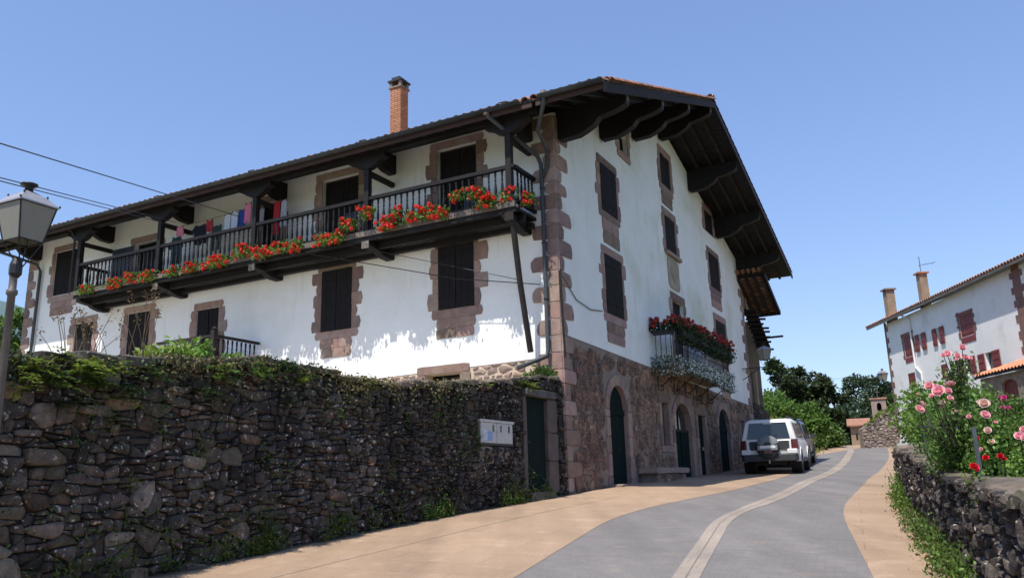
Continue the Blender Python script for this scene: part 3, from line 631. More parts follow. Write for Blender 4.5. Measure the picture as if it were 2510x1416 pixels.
# ------------------------------------------------------------------ roof
OA, OB = 2.0, 1.6                               # overhang past the gable, overhang of the eaves
bE, bR = -OB, 21.9
rf = MB()
def rp(b_, a, dz=0.0): return C0 + G * b_ + U * a + ZZ * (rooftop(b_) + dz)
def slab(b0, b1, a0, a1, t0, t1, nb=1):
    for k in range(nb):
        p, q = b0 + (b1 - b0) * k / nb, b0 + (b1 - b0) * (k + 1) / nb
        rf.box8([rp(p, a0, t0), rp(q, a0, t0), rp(q, a1, t0), rp(p, a1, t0), rp(p, a0, t1), rp(q, a0, t1), rp(q, a1, t1), rp(p, a1, t1)])
aL = LA + 1.6
slab(bE, 8.9, -OA, aL, -.115, -.08); slab(8.9, bR, -OA, aL, -.115, -.08)
roof = rf.build('roof', M['wood'], house)
# soffit boards seen between the rafters
# canal tiles: whole field as one corrugated sheet, the visible border tiles one by one
def tile_mesh(tint, L_=.46, r0=.10, r1=.085):
    b = MB(); n = 6; vs = []
    for (y, r) in ((0, r0), (L_, r1)):
        for rr in (r, r - .016):
            for k in range(n + 1): t = math.pi * k / n; vs.append((rr * math.cos(t), y, rr * math.sin(t) * .85))
    m_ = n + 1; fs = []
    for k in range(n): fs += [(k, k + 1, 2 * m_ + k + 1, 2 * m_ + k), (m_ + k, 3 * m_ + k, 3 * m_ + k + 1, m_ + k + 1), (k, m_ + k, m_ + k + 1, k + 1)]
    b.add(vs, fs, tint); return b
tcount = 0
tms = []
for t in ((1, 1, 1), (1.25, 1.15, 1.1), (.75, .75, .78), (1.1, .95, .85)):
    me = tile_mesh(t)
    m_ = bpy.data.meshes.new('tile'); m_.from_pydata(me.v, [], me.f); ca = m_.color_attributes.new('tint', 'FLOAT_COLOR', 'POINT'); ca.data.foreach_set('color', np.array([(*q, 1) for q in me.t], dtype=np.float32).ravel()); m_.materials.append(M['tile']); tms.append(m_)
def put_tile(parent, pos, ydir, up, s=1.0, m_=None):
    y = ydir.normalized(); x = y.cross(up).normalized(); z = x.cross(y)
    o = bpy.data.objects.new('roof_tile', m_ or rs.choice(tms)); col.objects.link(o); o.parent = parent
    rot = Matrix((x, y, z)).transposed().to_4x4(); o.matrix_local = Matrix.Translation(Vector(pos) - wloc(parent)) @ rot @ Matrix.Scale(s, 4)
    return o
upL = Vector((-G.x * .375, -G.y * .375, 1)); sL = (G + ZZ * .375).normalized(); sR = (-G + ZZ * .262).normalized(); upR = Vector((G.x * .262, G.y * .262, 1))
k = 0; a = -OA + .08
while a < aL:                                    # border of the eaves
    gapz = .03 if a < -.3 else 0
    put_tile(roof, rp(bE - .03, a, -.05 + rs.uniform(-.006, .012)), sL, upL); a += .235
bb = bE + .4
while bb < 8.8:                                  # border of the left verge
    put_tile(roof, rp(bb, -OA + .07, -.02 + rs.uniform(0, .02)), sL, upL); put_tile(roof, rp(bb + .05, -OA - .02, -.045), sL, upL); bb += .36
bb = bR
while bb > 9.0: put_tile(roof, rp(bb, -OA + .04, -.045 + rs.uniform(0, .015)), sR, upR); bb -= .4
b = MB()                                         # the tiled field behind its borders, alternating troughs and crests
def field(b0, b1, a0, a1, flip):
    na = int((a1 - a0) / .0587); nb = int(abs(b1 - b0) / .4); vs = []; fs = []; tt = []
    for j in range(nb * 2 + 1):
        q = b0 + (b1 - b0) * (j // 2 + (j % 2)) / nb if False else b0 + (b1 - b0) * ((j + 1) // 2) / nb; st = .018 if j % 2 else 0.0
        for i in range(na + 1): w = (i % 4) * math.pi / 2; vs.append(rp(q, a0 + (a1 - a0) * i / na, -.06 + .05 * math.sin(w) + st))
    for j in range(nb * 2):
        for i in range(na): m_ = j * (na + 1) + i; fs.append((m_, m_ + 1, m_ + na + 2, m_ + na + 1))
    b.add(vs, fs)
field(bE + .45, 8.85, -OA + .25, aL, 0); b.build('tiled_field', M['tile'], roof, smooth=False, kind='stuff', fix=False)
b = MB(); field(bR - .3, 8.95, -OA + .25, aL, 0); b.build('tiled_field', M['tile'], roof, kind='stuff', fix=False)
b = MB(); b.add([v for a_ in (-OA - .05, aL) for v in [rp(8.9, a_, .02) + G * .14 * math.cos(math.pi * k / 6) + ZZ * .12 * math.sin(math.pi * k / 6) for k in range(7)]], [(k, k + 1, k + 8, k + 7) for k in range(6)]); b.build('ridge', mat('ridge_cap', (.5, .38, .2), (.36, .22, .13), 4, .9), roof)
# barge boards along the verge, fascia at the eaves
def vb(b0, b1, a0, a1, t0, t1, nm, m):
    q = MB(); q.box8([rp(b0, a0, t0), rp(b1, a0, t0), rp(b1, a1, t0), rp(b0, a1, t0), rp(b0, a0, t1), rp(b1, a0, t1), rp(b1, a1, t1), rp(b0, a1, t1)]); return q.build(nm, m, house)
vb(bE, 8.9, -OA - .03, -OA + .02, -.34, -.12, 'barge_board', M['woodworn']); vb(8.9, bR, -OA - .03, -OA + .02, -.30, -.12, 'barge_board', M['wood'])
for a_ in (-1.45, -.95, -.45): vb(bE + .1, 8.85, a_ - .05, a_ + .05, -.27, -.118, 'verge_rafter', M['wood']); vb(8.95, bR - .05, a_ - .05, a_ + .05, -.27, -.118, 'verge_rafter', M['woodworn'])
# boards of the soffit under the right verge
bb = 9.0
while bb < bR - .1: 
    q = MB(); q.box8([rp(bb, -OA + .03, -.14), rp(bb + .232, -OA + .03, -.14), rp(bb + .232, -.01, -.14), rp(bb, -.01, -.14), rp(bb, -OA + .03, -.118), rp(bb + .232, -OA + .03, -.118), rp(bb + .232, -.01, -.118), rp(bb, -.01, -.118)]); q.build('soffit_board', M['wood'], house); bb += .24
a = .35
while a < aL - .1:                               # rafters of the long eaves, their ends showing
    q = MB(); q.box8([rp(bE + .12, a - .045, -.25), rp(.0, a - .045, -.25), rp(.0, a + .045, -.25), rp(bE + .12, a + .045, -.25), rp(bE + .12, a - .045, -.118), rp(.0, a - .045, -.118), rp(.0, a + .045, -.118), rp(bE + .12, a + .045, -.118)])
    q.build('rafter', M['woodworn'], house); a += .52
q = MB(); q.box(FL, -.2, aL, rooftop(bE) - .24, rooftop(bE) - .04, OB - .06, OB - .02); q.build('eaves_board', mat('reddish_eaves_board', (.06, .035, .03), (.04, .025, .022), 3, .7), house)
q = MB(); q.box(FL, -OA, -.3, rooftop(bE) - .24, rooftop(bE) - .04, OB - .06, OB - .02); q.build('eaves_board', bpy.data.materials['reddish_eaves_board'], house)
def gutter(a0, a1, z, o, nm='gutter'):
    q = MB(); n = 8; vs = []; 
    for a_ in (a0, a1):
        for r in (.085, .072):
            for k in range(n + 1): t = math.pi + math.pi * k / n; vs.append(FL(a_, z + r * math.sin(t), o + r * math.cos(t)))
    m_ = n + 1; fs = [(k, k + 1, 2 * m_ + k + 1, 2 * m_ + k) for k in range(n)] + [(m_ + k, 3 * m_ + k, 3 * m_ + k + 1, m_ + k + 1) for k in range(n)] + [(k, m_ + k, m_ + k + 1, k + 1) for k in range(n)] + [(2 * m_ + k, 2 * m_ + k + 1, 3 * m_ + k + 1, 3 * m_ + k) for k in range(n)]
    q.add(vs, fs); return q.build(nm, M['gutter'], house, smooth=True)
gutter(.06, aL, rooftop(bE) - .06, OB + .07); gutter(-OA - .02, -.42, rooftop(bE) - .055, OB + .075)
# wall plates and posts' capitals come with the balcony below; carved purlin ends of the gable
def corbel(fr, s, ztop, length, w, h, parent, name='roof_bracket', m=None, two=True):
    """carved timber running outwards from the wall, stepped and rounded at its lower end"""
    prof = [(0, ztop), (length, ztop), (length, ztop - h * .34), (length * .93, ztop - h * .42), (length * .80, ztop - h * .5), (length * .62, ztop - h * .56), (length * .6, ztop - h * .60)]
    prof += [(length * .54, ztop - h * .76), (length * .42, ztop - h * .9), (length * .3, ztop - h), (0.06, ztop - h * 1.02), (0, ztop - h * .9)] if two else [(0, ztop - h * .6)]
    b = MB(); n = len(prof); vs = [fr(s - w / 2, z, o) for o, z in prof] + [fr(s + w / 2, z, o) for o, z in prof]
    b.add(vs, [tuple(range(n)), tuple(range(2 * n - 1, n - 1, -1))] + [(k, (k + 1) % n, n + (k + 1) % n, n + k) for k in range(n)])
    return b.build(name, m or M['wood'], parent)
for s in (.3, 3.25, 6.05, 8.9, 12.3, 15.9, 19.45): corbel(FG, s, rooftop(s) - .26, 1.88, .24, .82, house)
for s in (.3, 3.25, 6.05, 8.9, 12.3, 15.9, 19.45): q = MB(); q.box(FG, s - .09, s + .09, rooftop(s) - .47, rooftop(s) - .28, 1.885, 1.9); q.build('bracket_end', M['woodpale'] if s < 9.5 else M['woodworn'], house)
# chimney
chp = Vector((0, 0, 0)); p = at(978, 300, 26.4); qa, qb = (p - C0).dot(U), (p - C0).dot(G)
FC = Frame(C0 + G * qb + U * qa, U, -G)
ztop = at(976, 222, 26.4).z; zb = rooftop(qb) - .2
ch = MB(); ch.box(FC, -.22, .22, zb, ztop, -.22, .22, (.75, .7, .7)); chim = ch.build('chimney', M['brick'], house)
z = zb + .05; i = 0
while z < ztop - .06:
    for (fr, w, o) in ((FC, .22, .222), (Frame(FC.org, G, -U), .22, .222)):
        x = -w + (.0 if i % 2 else -.13)
        while x < w:
            x0, x1 = max(x, -w), min(x + .25, w)
            if x1 - x0 > .03: b = MB(); b.prism(fr, rect(x0 + .005, x1 - .005, z, z + .065), .2, o + rs.uniform(.006, .014), .003, (rs.uniform(.85, 1.2),) * 3); b.build('brick', M['brick'], chim)
            x += .26
    z += .078; i += 1
b = MB(); b.box(FC, -.27, .27, ztop, ztop + .06, -.27, .27); b.build('chimney_slab', M['mortar'], chim)
b = MB()
for x in (-.19, .19):
    for y in (-.19, .19): b.box(FC, x - .05, x + .05, ztop + .07, ztop + .24, y - .05, y + .05)
b.build('cap_support', M['mortar'], chim)
b = MB(); b.box(FC, -.29, .29, ztop + .24, ztop + .3, -.29, .29); b.box(FC, -.17, .17, ztop + .3, ztop + .42, -.22, .22); b.build('chimney_cap', M['greyplastic'], chim)

# ------------------------------------------------------------------ the long timber balcony
BA0, BA1, BO = .55, 16.95, 1.12
bal = MB(); a = BA0
bal.box(FL, BA0, BA1, 7.86, 7.9, 0, BO); balc = bal.build('balcony', M['wood'], house)
for z0, z1, o0, o1, nm in ((7.9, 8.04, BO - .02, BO + .07, 'edge_board'), (7.78, 7.895, BO - .04, BO + .03, 'edge_beam'), (7.6, 7.74, .15, .3, 'bearer'), (7.66, 7.84, .62, .74, 'bearer')):
    b = MB(); b.box(FL, BA0 - .02, BA1 + .02, z0, z1, o0, o1); b.build(nm, M['woodpale'] if nm == 'edge_board' else M['wood'], balc)
a = BA0
i = 0
while a < BA1 - .05:
    b = MB(); b.box(FL, a + .005, min(a + .215, BA1), 7.901, 7.93, .0, BO - .03); b.build('floor_board', M['woodworn'], balc); a += .22
b = MB(); b.box(FL, BA0, BA1, 8.88, 8.97, BO - .06, BO + .05); b.build('hand_rail', M['wood'], balc)
b = MB(); b.box(FL, BA0, BA1, 8.04, 8.11, BO - .04, BO + .03); b.build('bottom_rail', M['wood'], balc)
for aa in (BA0 + .02, BA1 - .02):
    b = MB(); b.box(FL, aa - .05, aa + .05, 8.88, 8.97, 0, BO - .06); b.build('hand_rail', M['wood'], balc); b = MB(); b.box(FL, aa - .04, aa + .04, 8.04, 8.11, 0, BO - .04); b.build('bottom_rail', M['wood'], balc)
# turned baluster, one mesh for all
b = MB(); b.lathe((0, 0, 0), [(.03, 0), (.03, .1), (.018, .13), (.034, .22), (.037, .30), (.022, .46), (.018, .5), (.028, .54), (.018, .58), (.026, .66), (.03, .7), (.03, .77)], 8)
first = b.build('baluster', M['wood'], balc, smooth=True, loc=FL(BA0 + .17, 8.11, BO - .005), fix=True) if False else None
me_b = MB(); me_b.lathe((0, 0, 0), [(.03, 0), (.03, .1), (.018, .13), (.034, .22), (.037, .30), (.022, .46), (.018, .5), (.028, .54), (.018, .58), (.026, .66), (.03, .7), (.03, .77)], 8)
def shared(mb, m, name, smooth=True):
    me = bpy.data.meshes.new(name); me.from_pydata(mb.v, [], mb.f); ca = me.color_attributes.new('tint', 'FLOAT_COLOR', 'POINT'); ca.data.foreach_set('color', np.array([(*t, 1) for t in mb.t], dtype=np.float32).ravel()); fixn(me)
    if smooth: me.polygons.foreach_set('use_smooth', [True] * len(me.polygons))
    me.materials.append(m); return me
def place(me, name, parent, pos, rz=0, scale=None):
    o = bpy.data.objects.new(name, me); col.objects.link(o); o.parent = parent; o.location = Vector(pos) - wloc(parent); o.rotation_euler = (0, 0, rz)
    if scale: o.scale = scale
    return o
bal_me = shared(me_b, M['wood'], 'baluster')
a = BA0 + .15
while a < BA1 - .05: place(bal_me, 'baluster', balc, FL(a, 8.11, BO - .005)); a += .185
for aa in (BA0 + .02, BA1 - .02):
    o = .16
    while o < BO - .08: place(bal_me, 'baluster', balc, FL(aa, 8.11, o)); o += .19
POSTS = [.68, 4.93, 8.95, 12.95, 16.85]
for i, a in enumerate(POSTS):
    b = MB(); b.prism(FL, rect(a - .075, a + .075, 8.04, 9.86), BO - .08, BO + .07, .012); b.build('post', M['wood'], balc)
    # bracket above the post (along the eaves), tie beam back to the wall
    pr = [(a - .62, 10.12), (a + .62, 10.12), (a + .62, 10.0), (a + .45, 9.94), (a + .32, 9.84), (a + .12, 9.76), (a - .12, 9.76), (a - .32, 9.84), (a - .45, 9.94), (a - .62, 10.0)]
    b = MB(); b.prism(FL, pr, BO - .11, BO + .1, .01); b.build('post_bracket', M['wood'], balc)
    b = MB(); b.beam(FL(a, 9.66, BO), FL(a, 9.66, -.02), .11, .13); b.build('tie_beam', M['woodworn'], balc)
    corbel(FL, a + (.12 if i == 0 else -.1 if i == 4 else .05), 7.80, BO + .02, .22, .30, balc, 'balcony_bracket')
    b = MB(); b.box(FL, a - .1, a + .13, 7.58, 7.77, BO + .035, BO + .06); b.build('bracket_end', M['woodpale'] if i else M['woodworn'], balc)
b = MB(); b.box(FL, -.1, aL - .1, 10.12, 10.34, BO - .1, BO + .1); b.build('eaves_beam', M['wood'], house)
for a in POSTS + [20.9]: corbel(FL, a, 10.5, OB - .2, .2, .55, house)
# leaning prop under the balcony's corner
b = MB(); b.tube([FL(.66, 7.6, BO - .05), FL(.68, 6.2, .75), FL(.66, 4.55, .34)], [.075, .07, .07], 8); b.build('leaning_prop', M['woodworn'], house)
# drain pipes
def pipe(pts, r, nm='drain_pipe', m=None): b = MB(); b.tube(pts, r, 8); return b.build(nm, m or M['pipe'], house, smooth=True)
P1 = FL(.98, 10.28, OB + .05)
d = pipe([P1, FL(.95, 10.1, OB), FL(.36, 9.45, .22), FL(.32, 9.25, .12), FL(.315, 8.0, .11), FL(.315, 4.6, .11), FL(.33, 4.45, .16), FL(.75, 4.28, .35), FL(1.0, 4.2, .4)], .055)
b = MB(); b.tube([P1, P1 - ZZ * .14], .07, 8); b.build('elbow', M['copper'], d)
P2 = FL(-.55, 10.33, OB + .05)
d = pipe([P2, P2 - ZZ * .25, FL(.0, 9.8, .9), FL(.14, 9.6, .12), FL(.16, 9.2, .1), FL(.22, 9.05, .11), FL(.3, 8.9, .11)], .05)
b = MB(); b.tube([P2 + ZZ * .02, P2 - ZZ * .14], .07, 8); b.build('elbow', M['copper'], d)
for z in (8.6, 7.2, 5.8): b = MB(); b.lathe(FL(.315, z, .11), [(.065, 0), (.065, .04)], 8); b.build('pipe_clip', M['iron'], house)
P3 = Lp(75, 640, .9); pipe([FL(21.1, 10.2, OB + .02), FL(21.05, 10.0, OB - .1), FL(20.75, 9.75, .2), FL(20.65, 9.5, .1), FL(20.75, 4.3, .1)], .055)
pipe([FL(17.25, 10.25, OB), FL(17.15, 10.1, 1.3), FL(17.1, 9.9, 1.2), FL(17.12, 8.0, 1.2)], .035, m=M['iron'])
# stay cable / pole on the corner and cable on the gable
b = MB(); b.tube([FG(-.02, 6.5, .03), FG(.02, 5.0, .04), FG(.05, 4.4, .04)], .03, 6); b.build('cable_duct', M['woodworn'], house)
b = MB(); b.tube([FG(.1, 6.4, .03), FG(.9, 5.95, .03), FG(1.8, 5.85, .03), FG(2.6, 5.95, .03)], .012, 5); b.build('cable_on_wall', M['iron'], house)

# ------------------------------------------------------------------ stone bench
bench = thing('stone_bench', 'low stone bench built against the red stone house front beside the middle arched door', 'bench', FG(6.2, 1.4, .25))
b = MB(); b.prism(FG, wob(rect(4.7, 7.75, 1.72, 1.88), .015, rs, 4), .02, .56, .02, (1.1, 1.1, 1.05)); b.build('bench_slab', M['sand'], bench)
cells = rubble(4.85, 7.6, lambda s: 1.3, lambda s: 1.715, lambda s: .13, .012, seed=41, asp=1.9)
b = MB(); b.box(FG, 4.86, 7.6, 1.2, 1.71, .02, .47); b.build('bench_core', M['mortar'], bench)
lay(cells, Frame(C0 + FG.out * .48, G, -U), bench, M['sand_rub'], lambda r_, x, z: tuple(q * 1.25 for q in sand_tint(r_)), lambda r_, x, z: r_.uniform(0, .02), seed=42, back=.03)

# ------------------------------------------------------------------ iron balcony of the gable
b = MB(); b.box(FG, 6.6, 12.85, 4.80, 4.93, 0, .82); ib = b.build('iron_balcony', mat('balcony_slab_stone', (.30, .21, .15), (.22, .16, .12), 4, .9, .5, 20), house)
b = MB(); b.box(FG, 6.6, 12.85, 5.93, 5.97, .76, .8); b.build('hand_rail', M['iron'], ib); b = MB(); b.box(FG, 6.6, 12.85, 5.0, 5.03, .765, .795); b.build('bottom_rail', M['iron'], ib)
for s in (6.62, 12.82): b = MB(); b.box(FG, s - .02, s + .02, 5.93, 5.97, 0, .78); b.box(FG, s - .015, s + .015, 5.0, 5.03, 0, .78); b.build('side_rail', M['iron'], ib)
me_i = MB(); me_i.lathe((0, 0, 0), [(.011, 0), (.011, .4), (.02, .44), (.011, .48), (.011, .93)], 6); bar = shared(me_i, M['iron'], 'bar')
s = 6.75
while s < 12.8: place(bar, 'bar', ib, FG(s, 5.0, .78)); s += .16
for s in (6.62, 12.82):
    for o in (.12, .28, .44, .6): place(bar, 'bar', ib, FG(s, 5.0, o))
for s in (6.62, 12.82):
    b = MB(); b.tube([FG(s, 4.93, .78), FG(s, 6.0, .78)], .022, 6); b.lathe(FG(s, 6.0, .78), [(.02, 0), (.04, .03), (.02, .07)], 8); b.build('corner_post', M['iron'], ib)
for s in (6.9, 8.5, 9.75, 11.1, 12.6):
    b = MB(); b.tube([FG(s, 4.78, .02), FG(s, 4.2, .03)], .018, 6); b.tube([FG(s, 4.76, .74), FG(s, 4.72, .66), FG(s, 4.45, .3), FG(s, 4.28, .08)], .018, 6)
    b.tube([FG(s, 4.28 + .09 * math.sin(t), .12 + .09 * math.cos(t) * .9) for t in np.linspace(-2.6, 2.4, 10)], .014, 5)
    b.tube([FG(s, 4.72 + .06 * math.sin(t), .68 + .06 * math.cos(t)) for t in np.linspace(-1.5, 3.4, 8)], .012, 5); b.build('scroll_bracket', M['iron'], ib)
b = MB(); b.box(FG, 10.4, 12.3, 5.1, 5.75, .70, .72); 
b.build('railing_screen', mat('pale_cloth_screen', (.55, .55, .55), (.45, .45, .47), 9, .9), ib)
# ------------------------------------------------------------------ leaves and flowers
def quads(name, P, D, N_, L_, W_, m, parent=None, tones=None, kind=None, base=0.0):
    """one leaf-shaped face per point: P positions, D lengthwise directions, N_ face normals"""
    P, D, N_ = [np.asarray(x, dtype=np.float64) for x in (P, D, N_)]; n = len(P)
    D = D / np.linalg.norm(D, axis=1)[:, None]; S = np.cross(D, N_); S /= (np.linalg.norm(S, axis=1)[:, None] + 1e-9); Nn = np.cross(S, D)
    L_ = np.broadcast_to(L_, n)[:, None]; W_ = np.broadcast_to(W_, n)[:, None]
    V = np.empty((n, 4, 3)); V[:, 0] = P - D * L_ * base; V[:, 1] = P + D * L_ * .45 + S * W_ / 2 + Nn * W_ * .12; V[:, 2] = P + D * L_; V[:, 3] = P + D * L_ * .45 - S * W_ / 2 + Nn * W_ * .12
    off = wloc(parent); V -= np.array(off)
    me = bpy.data.meshes.new(name); me.vertices.add(4 * n); me.vertices.foreach_set('co', V.ravel()); me.loops.add(4 * n); me.loops.foreach_set('vertex_index', np.arange(4 * n, dtype=np.int32))
    me.polygons.add(n); me.polygons.foreach_set('loop_start', np.arange(0, 4 * n, 4, dtype=np.int32)); me.update(calc_edges=True)
    t = np.ones((n, 3)) if tones is None else np.asarray(tones); t = t if t.ndim == 2 else np.repeat(t[:, None], 3, 1)
    c = np.ones((n, 4, 4)); c[:, :, :3] = t[:, None, :]; ca = me.color_attributes.new('tint', 'FLOAT_COLOR', 'POINT'); ca.data.foreach_set('color', c.astype(np.float32).ravel())
    me.materials.append(m); o = bpy.data.objects.new(name, me); col.objects.link(o)
    if parent is not None: o.parent = parent
    if kind: o['kind'] = kind
    return o
def rdir(g, n, up=0.0): v = g.normal(size=(n, 3)); v[:, 2] += up; return v / np.linalg.norm(v, axis=1)[:, None]
def ball(g, n, c, r, shell=.5):
    v = g.normal(size=(n, 3)); v /= np.linalg.norm(v, axis=1)[:, None]; k = g.uniform(0, 1, n) ** (1 / 3.0); k = shell + (1 - shell) * k; k *= g.uniform(.75, 1.08, n)
    return np.asarray(c) + v * k[:, None] * np.asarray(r)
def foliage(name, P, size, m, parent, seed, tone=(.6, 1.35), up=.6, kind=None, asp=.55):
    g = np.random.default_rng(seed); n = len(P); L_ = size * g.uniform(.6, 1.3, n)
    t = g.uniform(*tone, n); tt = np.stack([t * g.uniform(.85, 1.2, n), t, t * g.uniform(.7, 1.1, n)], 1)
    return quads(name, P, rdir(g, n, -.1), rdir(g, n, up), L_, L_ * asp, m, parent, tt, kind)
def flowers(name, centres, g, r, npet, size, m, parent, tone=(.75, 1.25)):
    P, D, N_ = [], [], []
    for c in centres:
        v = rdir(g, npet, .35); P.append(np.asarray(c) + v * r * g.uniform(.5, 1, (npet, 1))); N_.append(v); D.append(np.cross(v, rdir(g, npet)) + 1e-3)
    P, D, N_ = map(np.concatenate, (P, D, N_)); n = len(P); L_ = size * g.uniform(.7, 1.3, n)
    return quads(name, P, D, N_, L_, L_ * .9, m, parent, g.uniform(*tone, n), base=.5)
def geranium(fr, s, z, o, w, h, label, seed, nfl, group, red='red', hang=.12, cat='flowers', dens=1.0):
    g = np.random.default_rng(seed); t = thing('geranium_plant', label, cat, fr(s, z, o), group)
    b = MB(); q = Frame(fr(s, 0, o), fr.ex, fr.out); n = max(1, int(round(w / .45)))
    for k in range(n): x = (k - (n - 1) / 2) * .42; b.lathe(q(x, z - .02, -.02), [(.055, 0), (.075, .12), (.08, .13)], 10)
    b.build('flower_pot', mat('clay_pot', (.16, .09, .07)) if 'clay_pot' not in bpy.data.materials else bpy.data.materials['clay_pot'], t)
    ex, ou = np.array(fr.ex), np.array(fr.out); c0 = np.array(q(0, z, 0))
    nl = int(240 * w / .5 * dens); a = g.normal(0, .42, nl).clip(-1, 1) * w / 2 * 1.15; hh = g.uniform(-hang, h, nl); oo = g.normal(0, .085, nl) + np.where(hh < 0, .12, .03)
    P = c0 + a[:, None] * ex + oo[:, None] * ou + np.stack([0 * hh, 0 * hh, hh], 1)
    tt = g.uniform(.6, 1.7, nl); quads('foliage', P, rdir(g, nl), rdir(g, nl, .7), .065, .065, M['leaf'], t, np.stack([tt * 1.2, tt * 1.15, tt * .8], 1))
    nf = max(3, int(nfl * .92)); a = g.normal(0, .45, nf).clip(-1, 1) * w / 2 * 1.1; hh = g.uniform(-hang * 1.2, h * 1.08, nf); oo = .10 + g.uniform(-.03, .13, nf)
    cs = c0 + a[:, None] * ex + oo[:, None] * ou + np.stack([0 * hh, 0 * hh, hh], 1)
    flowers('blossoms', cs, g, .05, 26, .043, M[red], t)
    return t
FLW = [(215, 710, 45, 5), (283, 699, 48, 14), (325, 678, 30, 10), (365, 682, 48, 16), (425, 673, 30, 6), (470, 657, 42, 12), (537, 650, 75, 30), (600, 614, 52, 16), (650, 622, 45, 22), (692, 605, 40, 12), (728, 602, 34, 14), (800, 585, 52, 14), (832, 580, 30, 9), (857, 549, 38, 12), (906, 521, 35, 11), (957, 547, 55, 30), (975, 520, 28, 8), (1012, 528, 40, 9), (1052, 520, 50, 22), (1087, 521, 30, 10), (1124, 476, 32, 7), (1167, 472, 40, 10), (1197, 492, 50, 16), (1240, 470, 40, 12), (1278, 470, 36, 10)]
for i, (x, y, wpx, nf) in enumerate(FLW):
    s, z = Lp(x, y, BO + .12); Y = FL(s, z, BO).y; w = wpx / F_PX * Y / .78; o_ = BO + .10
    if i >= 23: s, o_ = (.75, BO - .1) if i == 23 else (.40, BO - .45)
    z = max(z, 8.02)
    geranium(FL, s, z - .08, o_, w, .21 if nf > 9 else .17, 'red geranium clump, ' + (ORD[i] + ' from the far end of the long balcony' if i < 12 else (ORD[23 - i] + ' from the corner post of the long balcony')) if i != 24 else 'red geranium clump behind the corner post at the very end of the long balcony', 100 + i, nf * 1.1, 'red geraniums along the timber balcony')
# boxes on the iron balcony
t = thing('flower_box', 'row of brick-red geraniums in boxes along the rail of the iron balcony', 'flowers', FG(9.9, 6, .85), 'boxes on the iron balcony')
b = MB(); b.box(FG, 6.75, 12.75, 5.78, 5.95, .8, .98); b.build('box', M['greyplastic'], t)
g = np.random.default_rng(5); n = 4200; s = g.uniform(6.6, 12.9, n); h = g.uniform(-.42, .2, n); keep = g.uniform(0, 1, n) < np.clip(1.1 - abs(h) * 1.6, 0, 1); s, h = s[keep], h[keep]; n = len(s)
P = np.array(FG(0, 6, 0)) + s[:, None] * np.array(G) + (g.normal(.9, .1, n))[:, None] * np.array(FG.out) + np.stack([0 * h, 0 * h, h + .06 * np.sin(s * 5)], 1)
tt = g.uniform(.5, 1.2, n); quads('foliage', P, rdir(g, n), rdir(g, n, .6), .08, .08, M['leafd'], t, tt)
n = 95; s = g.uniform(6.7, 12.95, n); cs = np.array(FG(0, 6, 0)) + s[:, None] * np.array(G) + g.uniform(.82, 1.05, n)[:, None] * np.array(FG.out) + np.stack([0 * s, 0 * s, g.uniform(.05, .42, n)], 1)
flowers('blossoms', cs, g, .065, 26, .05, M['redd'], t)
t = thing('flower_box', 'brick-red geraniums on the short left side rail of the iron balcony', 'flowers', FG(6.55, 6, .4), 'boxes on the iron balcony')
b = MB(); b.box(FG, 6.45, 6.6, 5.84, 5.98, .1, .72); b.build('box', M['greyplastic'], t)
n = 420; P = np.array(FG(6.5, 6.05, 0)) + g.normal(0, .08, n)[:, None] * np.array(G) + g.uniform(-.05, .95, n)[:, None] * np.array(FG.out) + np.stack([np.zeros(n), np.zeros(n), g.uniform(-.1, .18, n)], 1); quads('foliage', P, rdir(g, n), rdir(g, n, .6), .08, .08, M['leafd'], t, g.uniform(.5, 1.2, n))
n = 26; cs = np.array(FG(6.48, 6.1, 0)) + g.normal(0, .07, n)[:, None] * np.array(G) + g.uniform(-.05, .95, n)[:, None] * np.array(FG.out) + np.stack([np.zeros(n), np.zeros(n), g.uniform(.0, .32, n)], 1); flowers('blossoms', cs, g, .065, 26, .05, M['redd'], t)
for (s0, s1, oo, lab) in ((7.0, 12.85, (.78, 1.0), 'white petunias spilling over the front edge of the iron balcony slab'), (6.35, 6.75, (.0, .9), 'white petunias hanging at the left end of the iron balcony slab')):
    t = thing('petunia_box', lab, 'flowers', FG((s0 + s1) / 2, 4.95, .8), 'white petunias of the iron balcony'); big = s1 - s0 > 2
    n = 3000 if big else 700; s = g.uniform(s0, s1, n); h = -g.uniform(-.22, .42, n) * (np.clip((s - 6) / 5, .7, 1.1) if big else 1)
    P = np.array(FG(0, 4.98, 0)) + s[:, None] * np.array(G) + g.uniform(*oo, n)[:, None] * np.array(FG.out) + np.stack([0 * h, 0 * h, h], 1)
    quads('foliage', P, rdir(g, n), rdir(g, n, .6), .07, .05, mat('grey_green_leaf', (.12, .17, .11), None, tint=True, transl=.2) if big else bpy.data.materials['grey_green_leaf'], t, g.uniform(.5, 1.3, n))
    n = 1500 if big else 330; s = g.uniform(s0, s1, n); h = -g.uniform(-.2, .4, n) * (np.clip((s - 6) / 5, .7, 1.1) if big else 1)
    P = np.array(FG(0, 4.98, 0)) + s[:, None] * np.array(G) + g.uniform(oo[0] + .03, oo[1] + .06, n)[:, None] * np.array(FG.out) + np.stack([0 * h, 0 * h, h], 1)
    quads('blossoms', P, rdir(g, n), rdir(g, n, .4), .055, .055, M['white_fl'], t, g.uniform(.7, 1.1, n))
